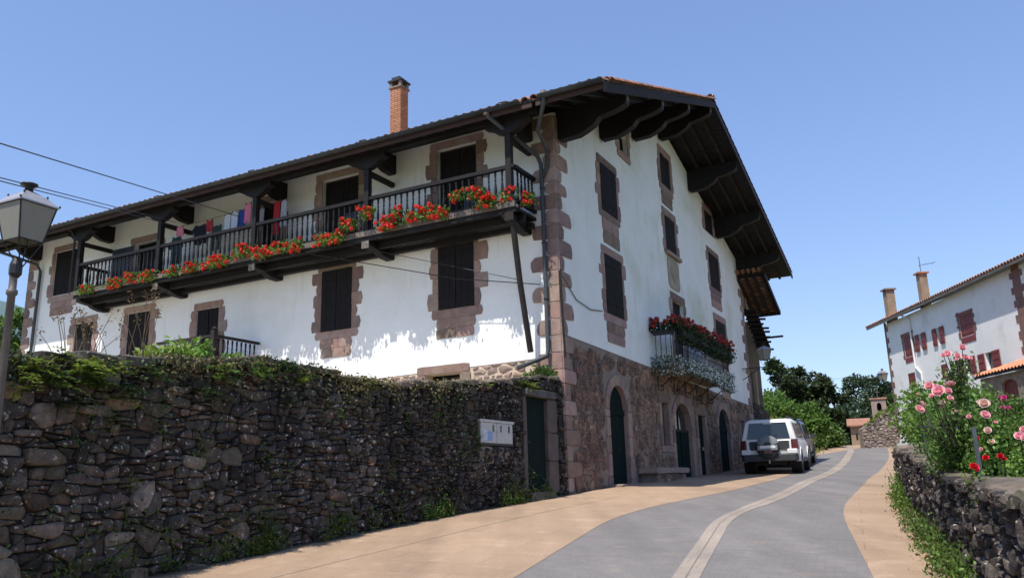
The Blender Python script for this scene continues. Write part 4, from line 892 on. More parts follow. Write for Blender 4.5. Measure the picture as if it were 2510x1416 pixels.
# ------------------------------------------------------------------ washing on the balcony
def garment(name, label, s, z, o, w, h, c, taper=.9, sleeves=False, legs=False, cat='laundry'):
    t = thing(name, label, cat, FL(s, z, o), 'washing hung on the long balcony'); q = Frame(FL(s, 0, o), U, -G); b = MB(); nx, nz = 8, 7; ph = rs.uniform(0, 6); vs = []
    for side in (.012, -.012):
        for j in range(nz + 1):
            v = j / nz; ww = w * (1 - (1 - taper) * (1 - v))
            for i in range(nx + 1): u = i / nx - .5; vs.append(q(u * ww, z - v * h + .015 * math.sin(9 * u + ph), side + .035 * v * math.sin(11 * u + ph)))
    m_ = (nx + 1) * (nz + 1); fs = []
    for j in range(nz):
        for i in range(nx):
            k = j * (nx + 1) + i
            if legs and j > 2 and i in (3, 4): continue
            fs += [(k, k + 1, k + nx + 2, k + nx + 1), (m_ + k, m_ + k + nx + 1, m_ + k + nx + 2, m_ + k + 1)]
    b.add(vs, fs); cm = cloth('cloth_' + name + str(len(bpy.data.materials)), c); b.build('fabric', cm, t, smooth=True, fix=False)
    if sleeves:
        for sd in (-1, 1): b = MB(); b.prism(q, [(sd * w * .42, z - .01), (sd * w * .75, z - h * .34), (sd * w * .62, z - h * .44), (sd * w * .42, z - h * .26)], -.012, .014, .004); b.build('sleeve', cm, t)
    for sd in (-.35, .35): b = MB(); b.box(q, sd * w - .008, sd * w + .008, z - .03, z + .03, -.02, .025); b.build('peg', M['woodpale'], t)
LZ = {'pink_towel': 0}
garment('small_towel', 'small pink cloth hung from the tie beam near the balcony middle', 12.55, 9.6, .75, .3, .3, (.62, .2, .27))
garment('jacket', 'dark teal jacket hung behind the balcony rail beside a post', 12.85, 9.35, .6, .42, .9, (.03, .06, .075), sleeves=True)
garment('shirt', 'black shirt drying above the balcony rail', 11.8, 9.55, .62, .55, .62, (.012, .013, .02), sleeves=True)
garment('printed_top', 'black top with a red print on the balcony washing line', 11.35, 9.62, .66, .3, .36, (.35, .03, .04))
garment('trousers', 'dark green trousers hung over the balcony rail', 11.05, 9.4, .64, .45, .75, (.025, .05, .045), legs=True)
garment('white_cloth', 'white towel on the washing line, nearer the dark green trousers', 10.62, 9.68, .62, .28, .62, (.52, .56, .64))
garment('white_shirt', 'pale blue-white shirt on the washing line next to the navy cloth', 10.3, 9.7, .64, .3, .55, (.5, .55, .66))
garment('navy_cloth', 'deep blue garment between the pale shirt and the pink one', 10.02, 9.72, .62, .3, .62, (.03, .06, .26))
garment('pink_shirt', 'pink shirt at the corner end of the washing line row', 9.76, 9.86, .64, .28, .58, (.66, .2, .33))
garment('brown_cloth', 'dull brown cloth hanging low behind the balusters by the middle post', 9.4, 9.1, .6, .5, .7, (.11, .07, .07))
garment('red_dress', 'red dress with grey sides hung in the third balcony doorway', 8.62, 9.72, .62, .28, 1.0, (.45, .025, .035), taper=.8)
garment('grey_shirt', 'light grey shirt beside the red dress', 8.33, 9.7, .64, .22, .8, (.36, .36, .4))
garment('grey_towel', 'light grey towel between the middle post and the red dress', 9.2, 9.6, .64, .22, .55, (.3, .29, .3))
b = MB(); b.tube([FL(9.1, 9.72, .62), FL(10.5, 9.7, .62), FL(12.95, 9.66, .62)], .006, 4); tag(b.build('washing_line', M['iron'], None), 'thin washing line strung between two balcony posts', 'line')

# ------------------------------------------------------------------ small lower timber landing rail
K = Lp(525, 822, 1.7); ka, kz = K; e = Lp(385, 858, 1.7)[0]
t = thing('landing_railing', 'small dark timber railing of a landing behind the garden wall', 'railing', FL(ka, 4.6, 1.7))
for (p, q) in ((FL(ka, kz, 1.7), FL(e, kz, 1.7)), (FL(ka, kz, 1.7), FL(ka, kz, .05))):
    b = MB(); b.beam(p, q, .09, .07); b.build('rail', M['woodworn'], t); b = MB(); b.beam(p - ZZ * .85, q - ZZ * .85, .07, .07); b.build('rail', M['woodworn'], t)
    L_ = (q - p).length; n = int(L_ / .16)
    for k in range(1, n): place(bal_me, 'baluster', t, p + (q - p) * k / n - ZZ * .83)
b = MB(); b.prism(FL, rect(ka - .07, ka + .07, kz - 1.3, kz + .14), 1.63, 1.77, .01); b.lathe(FL(ka, kz + .14, 1.7), [(.03, 0), (.07, .05), (.05, .1), (0, .12)], 8); b.build('post', M['woodworn'], t)
b = MB(); b.box(FL, ka - .1, e, kz - 1.05, kz - .9, .0, 1.75); b.build('landing_floor', M['woodworn'], t)

# ------------------------------------------------------------------ garden wall of dark stones
WT = [(.3, 3.9), (-.5, 3.88), (-1, 3.87), (-1.9, 3.75), (-3.5, 3.51), (-4.9, 3.36), (-6.2, 3.22), (-7.3, 3.16), (-8.2, 3.2), (-8.7, 3.24), (-9.4, 3.22), (-9.8, 3.17), (-10.4, 3.12), (-11, 3.05), (-12, 2.94), (-12.8, 2.9), (-16.5, 2.72)]
_wx = [a for a, b_ in WT][::-1]; _wz = [b_ for a, b_ in WT][::-1]
def wtop(s): return float(np.interp(s, _wx, _wz)) + .025 * math.sin(s * 5.1) + .02 * math.sin(s * 13.7)
def wbase(s): return zt(C0.y + G.y * s)
wall = thing('stone_wall', 'high dark lichen-stained dry stone garden wall along the left pavement, ferns on top', 'wall', FG(-8, 1.0, 0))
b = MB(); n = 60; S0, S1 = -16.5, -.02
for (x0, x1, zlo, zhi) in [(S0 + (S1 - S0) * k / n, S0 + (S1 - S0) * (k + 1) / n, None, None) for k in range(n)]:
    zl0, zl1, zh0, zh1 = wbase(x0) - .6, wbase(x1) - .6, wtop(x0) - .05, wtop(x1) - .05
    if -1.95 < (x0 + x1) / 2 < -.95: zl0 = zl1 = 3.42
    b.box8([FG(x0, zl0, -.035), FG(x1, zl1, -.035), FG(x1, zl1, -.5), FG(x0, zl0, -.5), FG(x0, zh0, -.035), FG(x1, zh1, -.035), FG(x1, zh1, -.5), FG(x0, zh0, -.5)])
b.build('wall_core', M['earth'], wall)
b = MB(); b.box(FG, -1.9, -1.0, .6, 3.4, -.34, -.3); b.build('door_backing', M['dark'], wall)
def wtint(r_, x, z):
    lo = wbase(x); k = (z - lo) / 2.4; v = r_.uniform(.55, 1.5)
    if x < -7: v *= 1.42
    if r_.random() < .10: return (v * 1.25, v * 1.0, v * .85)
    if x > -7: v *= .95
    return (v * r_.uniform(.95, 1.12), v, v * r_.uniform(.9, 1.02))
def wmat(r_, x, z):
    pg = .75 if x < -9.5 else .25
    if z < wbase(x) + .7: pg += .3
    return M['greystone'] if r_.random() < pg else M['darkstone']
cells = broken(S0, S1, lambda s: wbase(s) - .25, wtop, lambda s: float(np.interp(s, [-14, -10, -6, 0], [.104, .10, .088, .08])), .0075, excl=[(-2.1, -.45, 1.0, 3.56), (-3.92, -2.6, 2.28, 2.78)], seed=77, asp=1.7)
lay(cells, FG, wall, wmat, wtint, lambda r_, x, z: r_.uniform(-.012, .05) + (.03 if r_.random() < .12 else 0), keep=300, back=.05, seed=78, dist=lambda p: max(4.0, 19 + G.y * p[0][0]), restname='small_stones', bev=.02)
# rough cap: flat stones over the whole length
r_ = random.Random(50); s = S0
while s < -.3:
    w = r_.uniform(.22, .5); e = min(s + w, -.2); z = wtop((s + e) / 2) - .05; h = r_.uniform(.05, .12)
    if not (-1.95 < s < -1.0 and False):
        for (o0, o1) in ((-.26, .045), (-.52, -.27)):
            b = MB(); P = wob([(s + .01, o0 + .01), (e - .01, o0 + .01), (e - .01, o1 + r_.uniform(-.03, .02)), (s + .01, o1 + r_.uniform(-.03, .02))], .012, r_, 2)
            n = len(P); c = (sum(p[0] for p in P) / n, sum(p[1] for p in P) / n); tl = r_.uniform(-.05, .05)
            vs = [FG(a_, z, o_) for a_, o_ in P] + [FG(a_, z + h * .8 + tl * (a_ - c[0]), o_) for a_, o_ in P] + [FG(c[0] + (a_ - c[0]) * .8, z + h + tl * (a_ - c[0]), c[1] + (o_ - c[1]) * .8) for a_, o_ in P]
            fs = [(i * n + k, i * n + (k + 1) % n, (i + 1) * n + (k + 1) % n, (i + 1) * n + k) for i in range(2) for k in range(n)] + [tuple(range(2 * n, 3 * n))]
            v = r_.uniform(.6, 1.2); b.add(vs, fs, (v, v, v)); b.build('cap_stone', M['coping'] if s > -8 else M['greystone'], wall)
    s = e
# door in the wall with its stone frame
for (P, nm, o1) in ((rect(-.98, -.5, 1.35, 2.02), 'jamb_stone', .03), (rect(-.98, -.46, 2.03, 2.62), 'jamb_stone', .025), (rect(-.98, -.5, 2.63, 3.36), 'jamb_stone', .03), (rect(-2.08, -1.92, 1.4, 3.36), 'jamb_stone', .0), (rect(-2.05, -.62, 3.37, 3.52), 'lintel', .1), (rect(-2.0, -.9, 1.18, 1.38), 'door_step', .12)):
    b = MB(); b.prism(FG, wob(P, .008, rs, 3), -.3, o1, .012, (.40, .45, .48) if nm == 'jamb_stone' else (.36, .46, .52)); b.build(nm, M['sand'], wall)
dr = thing('green_door', 'dark green board door set in the stone garden wall', 'door', FG(-1.45, 1.4, -.2))
boards(FG, -1.9, -1.0, 1.39, 3.36, -.05, dr, M['greendoor'], .15, name='board')
b = MB(); b.lathe(FG(-1.82, 2.4, -.05), [(.025, 0), (.03, .03), (0, .04)], 8, FG.out); b.build('handle', M['iron'], dr)
# meter cabinet
mc = thing('meter_cabinet', 'white two-door meter cabinet with a blue sticker set into the dark stone wall', 'cabinet', FG(-3.25, 2.3, 0))
b = MB(); b.box(FG, -3.9, -2.62, 2.3, 2.76, -.2, .015); b.build('cabinet_case', M['mortar'], mc)
for k, (a0, a1) in enumerate(((-3.885, -3.285), (-3.265, -2.635))):
    b = MB(); b.prism(FG, rect(a0, a1, 2.335, 2.72), .012, .035, .006); d = b.build('cabinet_door', M['whiteplastic'], mc)
    for (x, w) in (((-3.45, .07),) if k == 0 else ((-3.14, .05), (-2.82, .06))): b = MB(); b.box(FG, x, x + w, 2.55, 2.68, .034, .038); b.build('meter_window', M['glass'], d)
    if k == 0: b = MB(); b.box(FG, -3.62, -3.45, 2.38, 2.55, .034, .037); b.build('blue_sticker', mat('blue_print', (.16, .3, .52), (.3, .4, .55), 40), d); b = MB(); b.box(FG, -3.78, -3.66, 2.36, 2.58, .034, .0365); b.build('paper_notice', mat('pale_print', (.5, .58, .7)), d)
b = MB(); b.box(FG, -3.93, -2.59, 2.725, 2.775, -.1, .05); b.build('cabinet_hood', M['whiteplastic'], mc); b = MB(); b.box(FG, -3.93, -2.6, 2.29, 2.325, -.1, .03); b.build('base_bar', M['greyplastic'], mc)
for (a0, a1) in ((-3.88, -3.36), (-3.33, -2.7)): b = MB(); b.prism(FG, wob(rect(a0, a1, 1.95, 2.27), .012, rs, 3), -.05, .006, .008, (.75, .85, .8)); b.build('patch_block', M['sand'], wall)
# growth on top and face of the wall
g = np.random.default_rng(8)
def onwall(s, z, o): return np.array(FG(0, 0, 0)) + s[:, None] * np.array(G) + o[:, None] * np.array(FG.out) + np.stack([0 * z, 0 * z, z], 1)
def wtv(s): return np.array([wtop(q) for q in s])
n = 12500; s = g.uniform(-16, -2.2, n); dn = g.exponential(.11, n); dens = np.interp(s, [-16, -11, -9.3, -7, -5.8, -4.5, -2.2], [.5, .6, 1, 1, .5, .15, .06]) * (.25 + .75 * np.clip(np.sin(s * 2.3) + np.sin(s * 5.7 + 1) * .7 + .35, 0, 1)); kp = (g.uniform(0, 1, n) < dens) & (dn < .55); s, dn = s[kp], dn[kp]; n = len(s)
P = onwall(s, wtv(s) - dn + .07, .05 + g.uniform(-.02, .09, n) + .04 * np.sin(s * 9) + np.where(dn < .05, g.uniform(-.4, 0, n), 0)); quads('moss', P, rdir(g, n, -.5), rdir(g, n, .3) + np.array(FG.out), .05, .028, M['moss'], wall, g.uniform(.4, 1.6, n), kind='stuff')
n = 1500; cc = g.uniform(-15.5, -8.5, 12); ci = g.integers(0, 12, n); s = cc[ci] + g.normal(0, .28, n); dn = g.exponential(.17, n); kp = (dn < .6) & (s < -8); s, dn = s[kp], dn[kp]; n = len(s)
P = onwall(s, wtv(s) - dn + .06, .07 + g.uniform(0, .10, n)); quads('ivy', P, rdir(g, n, -.8), rdir(g, n, .4) + np.array(FG.out), .05, .032, M['leafd'], wall, g.uniform(.5, 1.6, n), kind='stuff')
def fern(label, c, n, L_, m, seed, spread=1.0, updir=.5, group='ferns and weeds on the stone wall', out=FG.out, leaflets=7, cat='plant', name='fern'):
    g = np.random.default_rng(seed); t = thing(name, label, cat, c, group); P, D, N_, S = [], [], [], []
    for k in range(n):
        d = np.array([*(rdir(g, 1)[0][:2] * spread), 0]) + np.array(out) * .55; d[2] = g.uniform(.1, 1) * updir; d /= np.linalg.norm(d); l = L_ * g.uniform(.55, 1.15); base = np.array(c) + g.normal(0, .035, 3); side = np.cross(d, [0, 0, 1.0]); side /= np.linalg.norm(side) + 1e-9
        for j in range(1, leaflets + 1):
            q = j / leaflets; p = base + d * l * q + np.array([0, 0, -1]) * l * .5 * q * q
            for sd in (-1, 1): P.append(p); D.append(side * sd + d * .6 + np.array([0, 0, -.3])); N_.append(np.array([0, 0, 1.0]) + g.normal(0, .3, 3)); S.append(l * .26 * (1.1 - q * .75))
    S = np.array(S); return quads('fronds', P, D, N_, S, S * .42, m, t, np.repeat(g.uniform(.6, 1.5, n), 2 * leaflets)), t
FN = [(60, 905, 'leafy', 14, .4), (120, 935, 'leaf', 16, .42), (195, 905, 'leafy', 16, .42), (215, 940, 'leaf', 14, .38), (270, 910, 'leafy', 12, .34), (290, 955, 'leafd', 14, .36), (325, 985, 'leafy', 9, .22), (380, 925, 'leaf', 9, .26), (410, 985, 'leaf', 8, .2), (275, 1028, 'leafb', 12, .2), (540, 920, 'leafb', 18, .36), (635, 915, 'leafb', 18, .34), (500, 960, 'leafd', 12, .3), (700, 905, 'leaf', 12, .28), (740, 930, 'leafy', 14, .3), (910, 945, 'leafy', 12, .24), (1195, 950, 'leafy', 6, .2), (830, 1012, 'leafb', 5, .16), (1298, 950, 'leafy', 14, .34), (1275, 940, 'leaf', 10, .22), (700, 985, 'leafd', 10, .3), (160, 990, 'leafd', 12, .3), (40, 955, 'leafy', 10, .26)]
FL_ = ['yellow-green fern on the wall top just right of the lamp post', 'large green fern hanging below the wall top near the lamp post', 'yellow-green fern on the wall top under the dry seed stalks', 'green fern hanging below the one under the dry seed stalks',
       'yellow-green fern on the wall top left of the tall dry stalks', 'dark fern hanging on the wall below the tall dry stalks', 'small pale fern in a wall joint below the tall dry stalks', 'green fern on the wall top below the yellow-green bushes', 'small fern in a wall joint below the yellow-green bushes', 'small bright green fern alone on the bare upper face of the stone wall',
       'bright green fern on the wall top below the landing railing post', 'bright green fern on the wall top just right of the landing railing', 'dark fern hanging below the landing railing', 'green fern on the wall top at the start of the brown moss', 'yellow-green fern amid the brown moss on the wall',
       'small yellow-green tuft on the bare wall top left of the cellar window', 'small yellow-green tuft on the wall top above the meter cabinet', 'tiny pale leaf sprig alone in the dark stones left of the cabinet', 'yellow-leaved tuft hanging over the lintel of the green wall door', 'green tuft just left of the yellow one above the wall door',
       'dark fern hanging below the brown moss on the wall', 'dark fern low on the wall under the dry seed stalks', 'yellow-green fern on the wall directly behind the lamp post']
for i, (x, y, mm, n, L_) in enumerate(FN):
    s, z = Gp(x, y, .06); side = 'along the top of' if y < 960 else 'growing from a joint of'
    lab = FL_[i]
    fern(lab, FG(s, z, .05), int(n * 1.7), L_, M[mm], 200 + i, spread=1.0, updir=.9 if mm != 'leafd' else .3)
# weeds along the foot
WD = [(90, 1400, 'leafd'), (180, 1395, 'leaf'), (250, 1400, 'leaf'), (400, 1385, 'leafb'), (455, 1375, 'leafb'), (480, 1340, 'leaf'), (620, 1270, 'leaf'), (650, 1290, 'leafd'), (850, 1275, 'leaf'), (790, 1320, 'leafy'), (1030, 1250, 'leaf'), (1045, 1280, 'leaf'), (560, 1270, 'leafd'), (1230, 1240, 'leafd'), (1330, 1218, 'leaf'), (1385, 1120, 'leafb'), (310, 1290, 'leaf'), (320, 1180, 'leafy')]
for i, (x, y, mm) in enumerate(WD):
    s, z = Gp(x, y, .04); z = max(z, wbase(s) + .03)
    fern('%s low weed tuft at the foot of the dark wall, counted from the green door' % ORD[sum(1 for q in WD if q[0] > x)] if i < 15 else ['', 'small bright sprig in the gap between wall end and house corner', 'thin pale climbing weed low on the wall near the lamp', 'thin weed higher up the wall right of the lamp'][i - 14], FG(s, z, .05), 12, .26 if i < 15 else .2, M[mm], 300 + i, updir=1.4, leaflets=5, name='weed', group='weeds at the foot of the stone wall')
# pale dry stems and yellow-green shrub behind the wall
def shrub(name, label, c, r, n, size, m, seed, group=None, tone=(.6, 1.4), stems=5, cat='shrub', clumps=14, shell=.3, up=.6):
    g = np.random.default_rng(seed); t = thing(name, label, cat, Vector(c) - ZZ * r[2], group); P = []
    cs = ball(g, clumps, c, np.array(r) * .72, .45)
    for q in cs: P.append(ball(g, n // clumps, q, np.array(r) * .42, shell))
    foliage('foliage', np.concatenate(P), size, m, t, seed + 1, tone, up)
    b = MB()
    for k in range(stems): q = cs[k % len(cs)]; b.tube([Vector(c) - ZZ * r[2] * 1.05 + Vector((g.normal(0, .05), g.normal(0, .05), 0)), Vector(c) * .5 + Vector(q) * .5 - ZZ * r[2] * .3, Vector(q)], [.03, .02, .008], 5)
    b.build('stem', M['trunk'], t); return t
for i, (x, y, w, h, lab) in enumerate([(410, 868, .75, .38, 'yellow-green leafy bush behind the stone wall left of the landing rail'), (465, 855, .55, .45, 'yellow-green bush rising in front of the landing rail'), (575, 880, .4, .25, 'small yellow-green bush right of the landing rail')]):
    q = meet(x, y, C0 + U * .9, U); shrub('garden_shrub', lab, q - ZZ * .12, (w * .72, w * .7, h * .75), 750, .085, M['leafb'] if i else M['leafy'], 400 + i, 'yellow-green bushes behind the wall', tone=(.9, 1.9))
for i, (x, y, lab) in enumerate([(205, 850, 'dry brown seed stalks standing on the wall at the far left'), (345, 820, 'tall thin dry stalks with seed heads on the wall before a shuttered window')]):
    g = np.random.default_rng(500 + i); s, z = Gp(x, 890, -.2); c = np.array(FG(s, wtop(s), -.2)); t = thing('dry_weed', lab, 'plant', Vector(c), 'dry stalks on the wall'); b = MB(); tips = []
    for k in range(16 if i == 0 else 9):
        h = g.uniform(.25, .5) if i == 0 else g.uniform(.4, .85); d = g.normal(0, .12, 2); m_ = Vector(c) + Vector((g.normal(0, .1), g.normal(0, .1), 0)); b.tube([m_, m_ + Vector((d[0] * .4, d[1] * .4, h * .5)), m_ + Vector((d[0], d[1], h))], [.005, .004, .003], 4); tips.append(np.array(m_ + Vector((d[0], d[1], h))))
    b.build('stem', M['dry'], t); P = np.concatenate([ball(g, 14, q, (.05, .05, .09)) for q in tips]); foliage('seed_head', P, .035, M['dry'], t, 510 + i)
q = Gp(1310, 890, -.4); shrub('wall_corner_weed', 'grassy green clump under the drain pipe at the house corner', FG(-.35, 4.0, -.45), (.42, .3, .25), 500, .09, M['leaf'], 480, clumps=6)

g = np.random.default_rng(90); cc = g.uniform(-15.5, -.6, 46); n = 5200; ci = g.integers(0, 46, n); s = cc[ci] + g.normal(0, .13, n); s = np.minimum(s, -.1); hh = np.abs(g.normal(0, 1, n)) * (.10 + .22 * g.uniform(0, 1, 46)[ci] ** 2)
P = onwall(s, np.array([wbase(q) for q in s]) + hh + .01, .05 + np.abs(g.normal(0, .05, n))); quads('weeds', P, rdir(g, n, 1.0), rdir(g, n, .3) + np.array(FG.out), .055, .022, M['leaf'], wall, np.stack([g.uniform(.6, 1.6, n), g.uniform(.6, 1.3, n), g.uniform(.5, 1.0, n)], 1), kind='stuff')
n = 1800; cc = g.uniform(-15, -3, 40); cz = g.uniform(.2, 2.0, 40); ci = g.integers(0, 40, n); s = cc[ci] + g.normal(0, .12, n); hh = cz[ci] + g.normal(0, .16, n)
P = onwall(s, np.array([wbase(q) for q in s]) + np.clip(hh, .02, 2.2), .04 + np.abs(g.normal(0, .02, n))); quads('wall_creeper', P, rdir(g, n, .2), rdir(g, n, .3) + np.array(FG.out), .045, .022, M['leaf'], wall, g.uniform(.5, 1.5, n), kind='stuff')
# ------------------------------------------------------------------ lanterns
def lantern(t, c, s, e1, e2, h, parts=True, iron='iron', roofm='lampmetal'):
    """four-sided lantern: c is the centre of its eaves, s its side there"""
    e1, e2 = Vector(e1).normalized(), Vector(e2).normalized(); c = Vector(c); hs, hb = s / 2, s * .31
    def cr(k, z): return [c + e1 * (a * k) + e2 * (b_ * k) + ZZ * z for a, b_ in ((-1, -1), (1, -1), (1, 1), (-1, 1))]
    T, B = cr(hs * .95, 0), cr(hb, -h)
    for i in range(4):
        j = (i + 1) % 4; b = MB(); n = (T[j] - T[i]).cross(B[i] - T[i]).normalized() * .003; b.box8([B[i], B[j], B[j] + n, B[i] + n, T[i], T[j], T[j] + n, T[i] + n]); b.build('pane', M['frost'], t)
    b = MB(); r = s * .022
    for i in range(4): b.tube([T[i], B[i]], r, 5); b.tube([T[i], T[(i + 1) % 4]], r, 5); b.tube([B[i], B[(i + 1) % 4]], r, 5)
    lo = cr(hb * .55, -h - s * .22); foot = c - ZZ * (h + s * .62)
    for i in range(4): b.tube([B[i], lo[i] * .5 + B[i] * .5 - ZZ * .02, foot + (lo[i] - c + ZZ * h) * .15], r * .8, 5)
    b.build('frame', M[iron], t)
    b = MB(); E, E2, R1, R2 = cr(hs * 1.04, 0), cr(hs * 1.04, .012), cr(hs * .62, s * .26), cr(hs * .22, s * .40); vs = E + E2 + R1 + R2
    b.add(vs, [(3, 2, 1, 0)] + [(k * 4 + i, k * 4 + (i + 1) % 4, k * 4 + 4 + (i + 1) % 4, k * 4 + 4 + i) for k in range(3) for i in range(4)] + [(12, 13, 14, 15)]); b.build('lantern_roof', M[roofm], t)
    b = MB(); b.lathe(c + ZZ * s * .38, [(s * .12, 0), (s * .09, s * .12), (s * .15, s * .17), (s * .21, s * .20), (s * .2, s * .235), (s * .08, s * .27), (.0, s * .28)], 14); b.build('vent_cap', M[iron], t, smooth=True)
    b = MB()
    for p in E2 + R1: b.lathe(p, [(s * .02, 0), (s * .028, s * .03), (0, s * .07)], 6)
    b.build('finials', M[iron], t) if False else b.build('corner_knob', M[iron], t)
    b = MB(); b.lathe(c - ZZ * h * .9, [(s * .05, 0), (s * .11, s * .2), (s * .10, s * .4), (.0, s * .55)], 10); b.build('bulb', M['whiteplastic'], t, smooth=True)
    return foot
LY = 6.6
cen = at(66, 508, LY + .12); d_ = Vector((cen.x, cen.y, 0)).normalized(); r_v = Vector((d_.y, -d_.x, 0))
gz = zt(LY)
t = thing('street_lamp', 'old iron street lamp with a milky four-sided lantern in front of the stone wall', 'street lamp', (cen.x, cen.y, gz))
foot = lantern(t, cen, .345, r_v * .84 + d_ * .54, -r_v * .54 + d_ * .84, .315, iron='iron')
px = Vector((foot.x - .045, foot.y, 0)); ft = foot.z + .02
b = MB(); b.lathe((px.x, px.y, gz), [(.12, 0), (.12, .2), (.09, .25), (.055, .38), (.05, .8), (.042, .86), (.034, 1.35), (.031, ft - gz - .28), (.045, ft - gz - .265), (.045, ft - gz - .235), (.031, ft - gz - .22), (.031, ft - gz - .12), (.042, ft - gz - .09), (.046, ft - gz - .03), (.025, ft - gz + .03)], 16); b.build('post', M['lampiron'], t, smooth=True)
b = MB(); b.lathe((px.x + .01, px.y, ft - .12), [(.03, 0), (.05, .03), (.05, .11), (.03, .17)], 12); b.build('collar', M['iron'], t)
# wall lantern beyond the gable
o_ = 1.0; s_, z_ = Gp(1872, 858, o_); c = FG(s_, z_, o_)
t = thing('wall_lantern', 'black wall lantern on an iron bracket at the tan house front behind the gable', 'lantern', FG(s_, z_ - .8, .0)); f = lantern(t, c, .46, Vector((1, .3, 0)), Vector((-.3, 1, 0)), .42)
b = MB(); b.tube([FG(s_, f.z - .02, -.02), FG(s_, f.z - .02, o_ + .05)], .022, 6); b.tube([FG(s_, f.z - .5, 0), FG(s_, f.z - .3, .35), FG(s_, f.z - .05, .75)], .018, 6); b.tube([FG(s_, f.z - .06, .35 + .0), FG(s_, f.z - .2, .2), FG(s_, f.z - .1, .05)], .012, 5); b.build('bracket', M['iron'], t)

# ------------------------------------------------------------------ annex beyond the gable
AX = thing('annex_house', 'tan rendered annex with ragged tiled eaves behind the right corner of the white farmhouse', 'house', FG(21.3, 1.9, -3))
FA = Frame(C0 + FG.out * -.02, G, -U)
hl = [rect(21.45, 21.75, 4.75, 6.3), rect(20.25, 20.75, 9.15, 10.0)]
wall_poly(FA, [(20.01, 1.5), (22.65, 1.5), (22.65, 8.9), (20.01, 10.2)], hl, 'rendered_wall', M['tan'], AX)
b = MB(); b.add([FA(22.65, 1.5, 0), FA(22.65, 8.9, 0), FA(22.65, 8.9, -9), FA(22.65, 1.5, -9)], [(0, 1, 2, 3)]); b.build('side_wall', M['tan'], AX)
b = MB(); b.box(FA, 21.45, 21.75, 4.75, 6.3, -.2, -.15); b.build('window', M['glass'], AX); b = MB(); b.prism(FA, rect(20.25, 20.5, 9.15, 10), -.1, -.05, .004); w = b.build('window', M['woodworn'], AX); b = MB(); b.prism(FA, rect(20.52, 20.75, 9.1, 10.02), .02, .05, .004); b.build('shutter', M['tan'], w)
def az(s): return 10.35 - .42 * (s - 19.2)
def ap(s, o, dz): return FG(s, az(s) + dz, o)
b = MB(); b.box8([ap(19.2, 1.2, 0), ap(22.2, 1.2, 0), ap(22.2, -9, 0), ap(19.2, -9, 0), ap(19.2, 1.2, .05), ap(22.2, 1.2, .05), ap(22.2, -9, .05), ap(19.2, -9, .05)]); r2 = b.build('roof', M['wood'], AX)
s = 19.4
while s < 22.2: 
    for o in (1.08, .84, .6, .36, .12): put_tile(r2, ap(s, o, -.0 if False else .08), (-G + ZZ * .42), Vector((G.x * .42, G.y * .42, 1)), 1.1)
    s += .38
for o in (.05, .4, .75, 1.1): b = MB(); b.beam(ap(19.3, o, -.08), ap(22.15, o, -.08), .09, .12); b.build('rafter', M['woodworn'], AX)
s = 19.35
while s < 22.2:
    for o in (.12, .47, .82): b = MB(); b.box8([ap(s, o, -.035), ap(s + .13, o, -.035), ap(s + .13, o + .24, -.035), ap(s, o + .24, -.035), ap(s, o, -.01), ap(s + .13, o, -.01), ap(s + .13, o + .24, -.01), ap(s, o + .24, -.01)], (rs.uniform(.35, .7),) * 3); b.build('clay_batten', M['tile'], AX)
    s += .2
b = MB(); b.beam(ap(22.2, 1.25, -.05), ap(22.2, -.3, -.05), .12, .16); b.build('eaves_board', M['woodworn'], AX); b = MB(); b.beam(ap(19.2, 1.23, -.02), ap(22.25, 1.23, -.02), .06, .18); b.build('barge_board', M['wood'], AX)
for k in range(9): s = 20.3 + .28 * k; z = 8.75 - .17 * k + rs.uniform(-.03, .03); b = MB(); b.beam(FG(s, z + .05, -.05), FG(s + rs.uniform(-.05, .05), z - .02, rs.uniform(.6, .95)), .08, .09); b.build('rafter_end', M['woodworn'], AX)
b = MB(); b.box8([FG(20.1, 8.9, 0), FG(22.75, 7.4, 0), FG(22.75, 7.4, .55), FG(20.1, 8.9, .55), FG(20.1, 8.98, 0), FG(22.75, 7.48, 0), FG(22.75, 7.48, .55), FG(20.1, 8.98, .55)]); b.build('pent_boards', M['wood'], AX)
b = MB(); b.box(FG, 22.5, 22.64, 7.95, 8.03, -.1, 1.2); b.build('rafter_end', M['woodworn'], AX)
bw = thing('buttress_wall', 'dark rounded stub of stone wall at the far corner of the farmhouse', 'wall', FG(22, 1.9, 0))
b = MB(); b.prism(FG, [(20.05, 1.4), (25.2, 1.4), (25.1, 3.0), (24.3, 3.9), (23.2, 4.5), (22, 4.75), (20.05, 4.8)], -.9, .02, .05); b.build('wall_core', M['earth'], bw)
cells = rubble(20.1, 25.0, lambda s: 1.7, lambda s: float(np.interp(s, [20, 22, 23.2, 24.3, 25], [4.75, 4.7, 4.45, 3.85, 3.1])), lambda s: .24, .015, seed=91)
lay(cells, FG, bw, M['darkstone'], lambda r_, x, z: (r_.uniform(.6, 1.3),) * 3, lambda r_, x, z: .03 + r_.uniform(0, .03), keep=60)

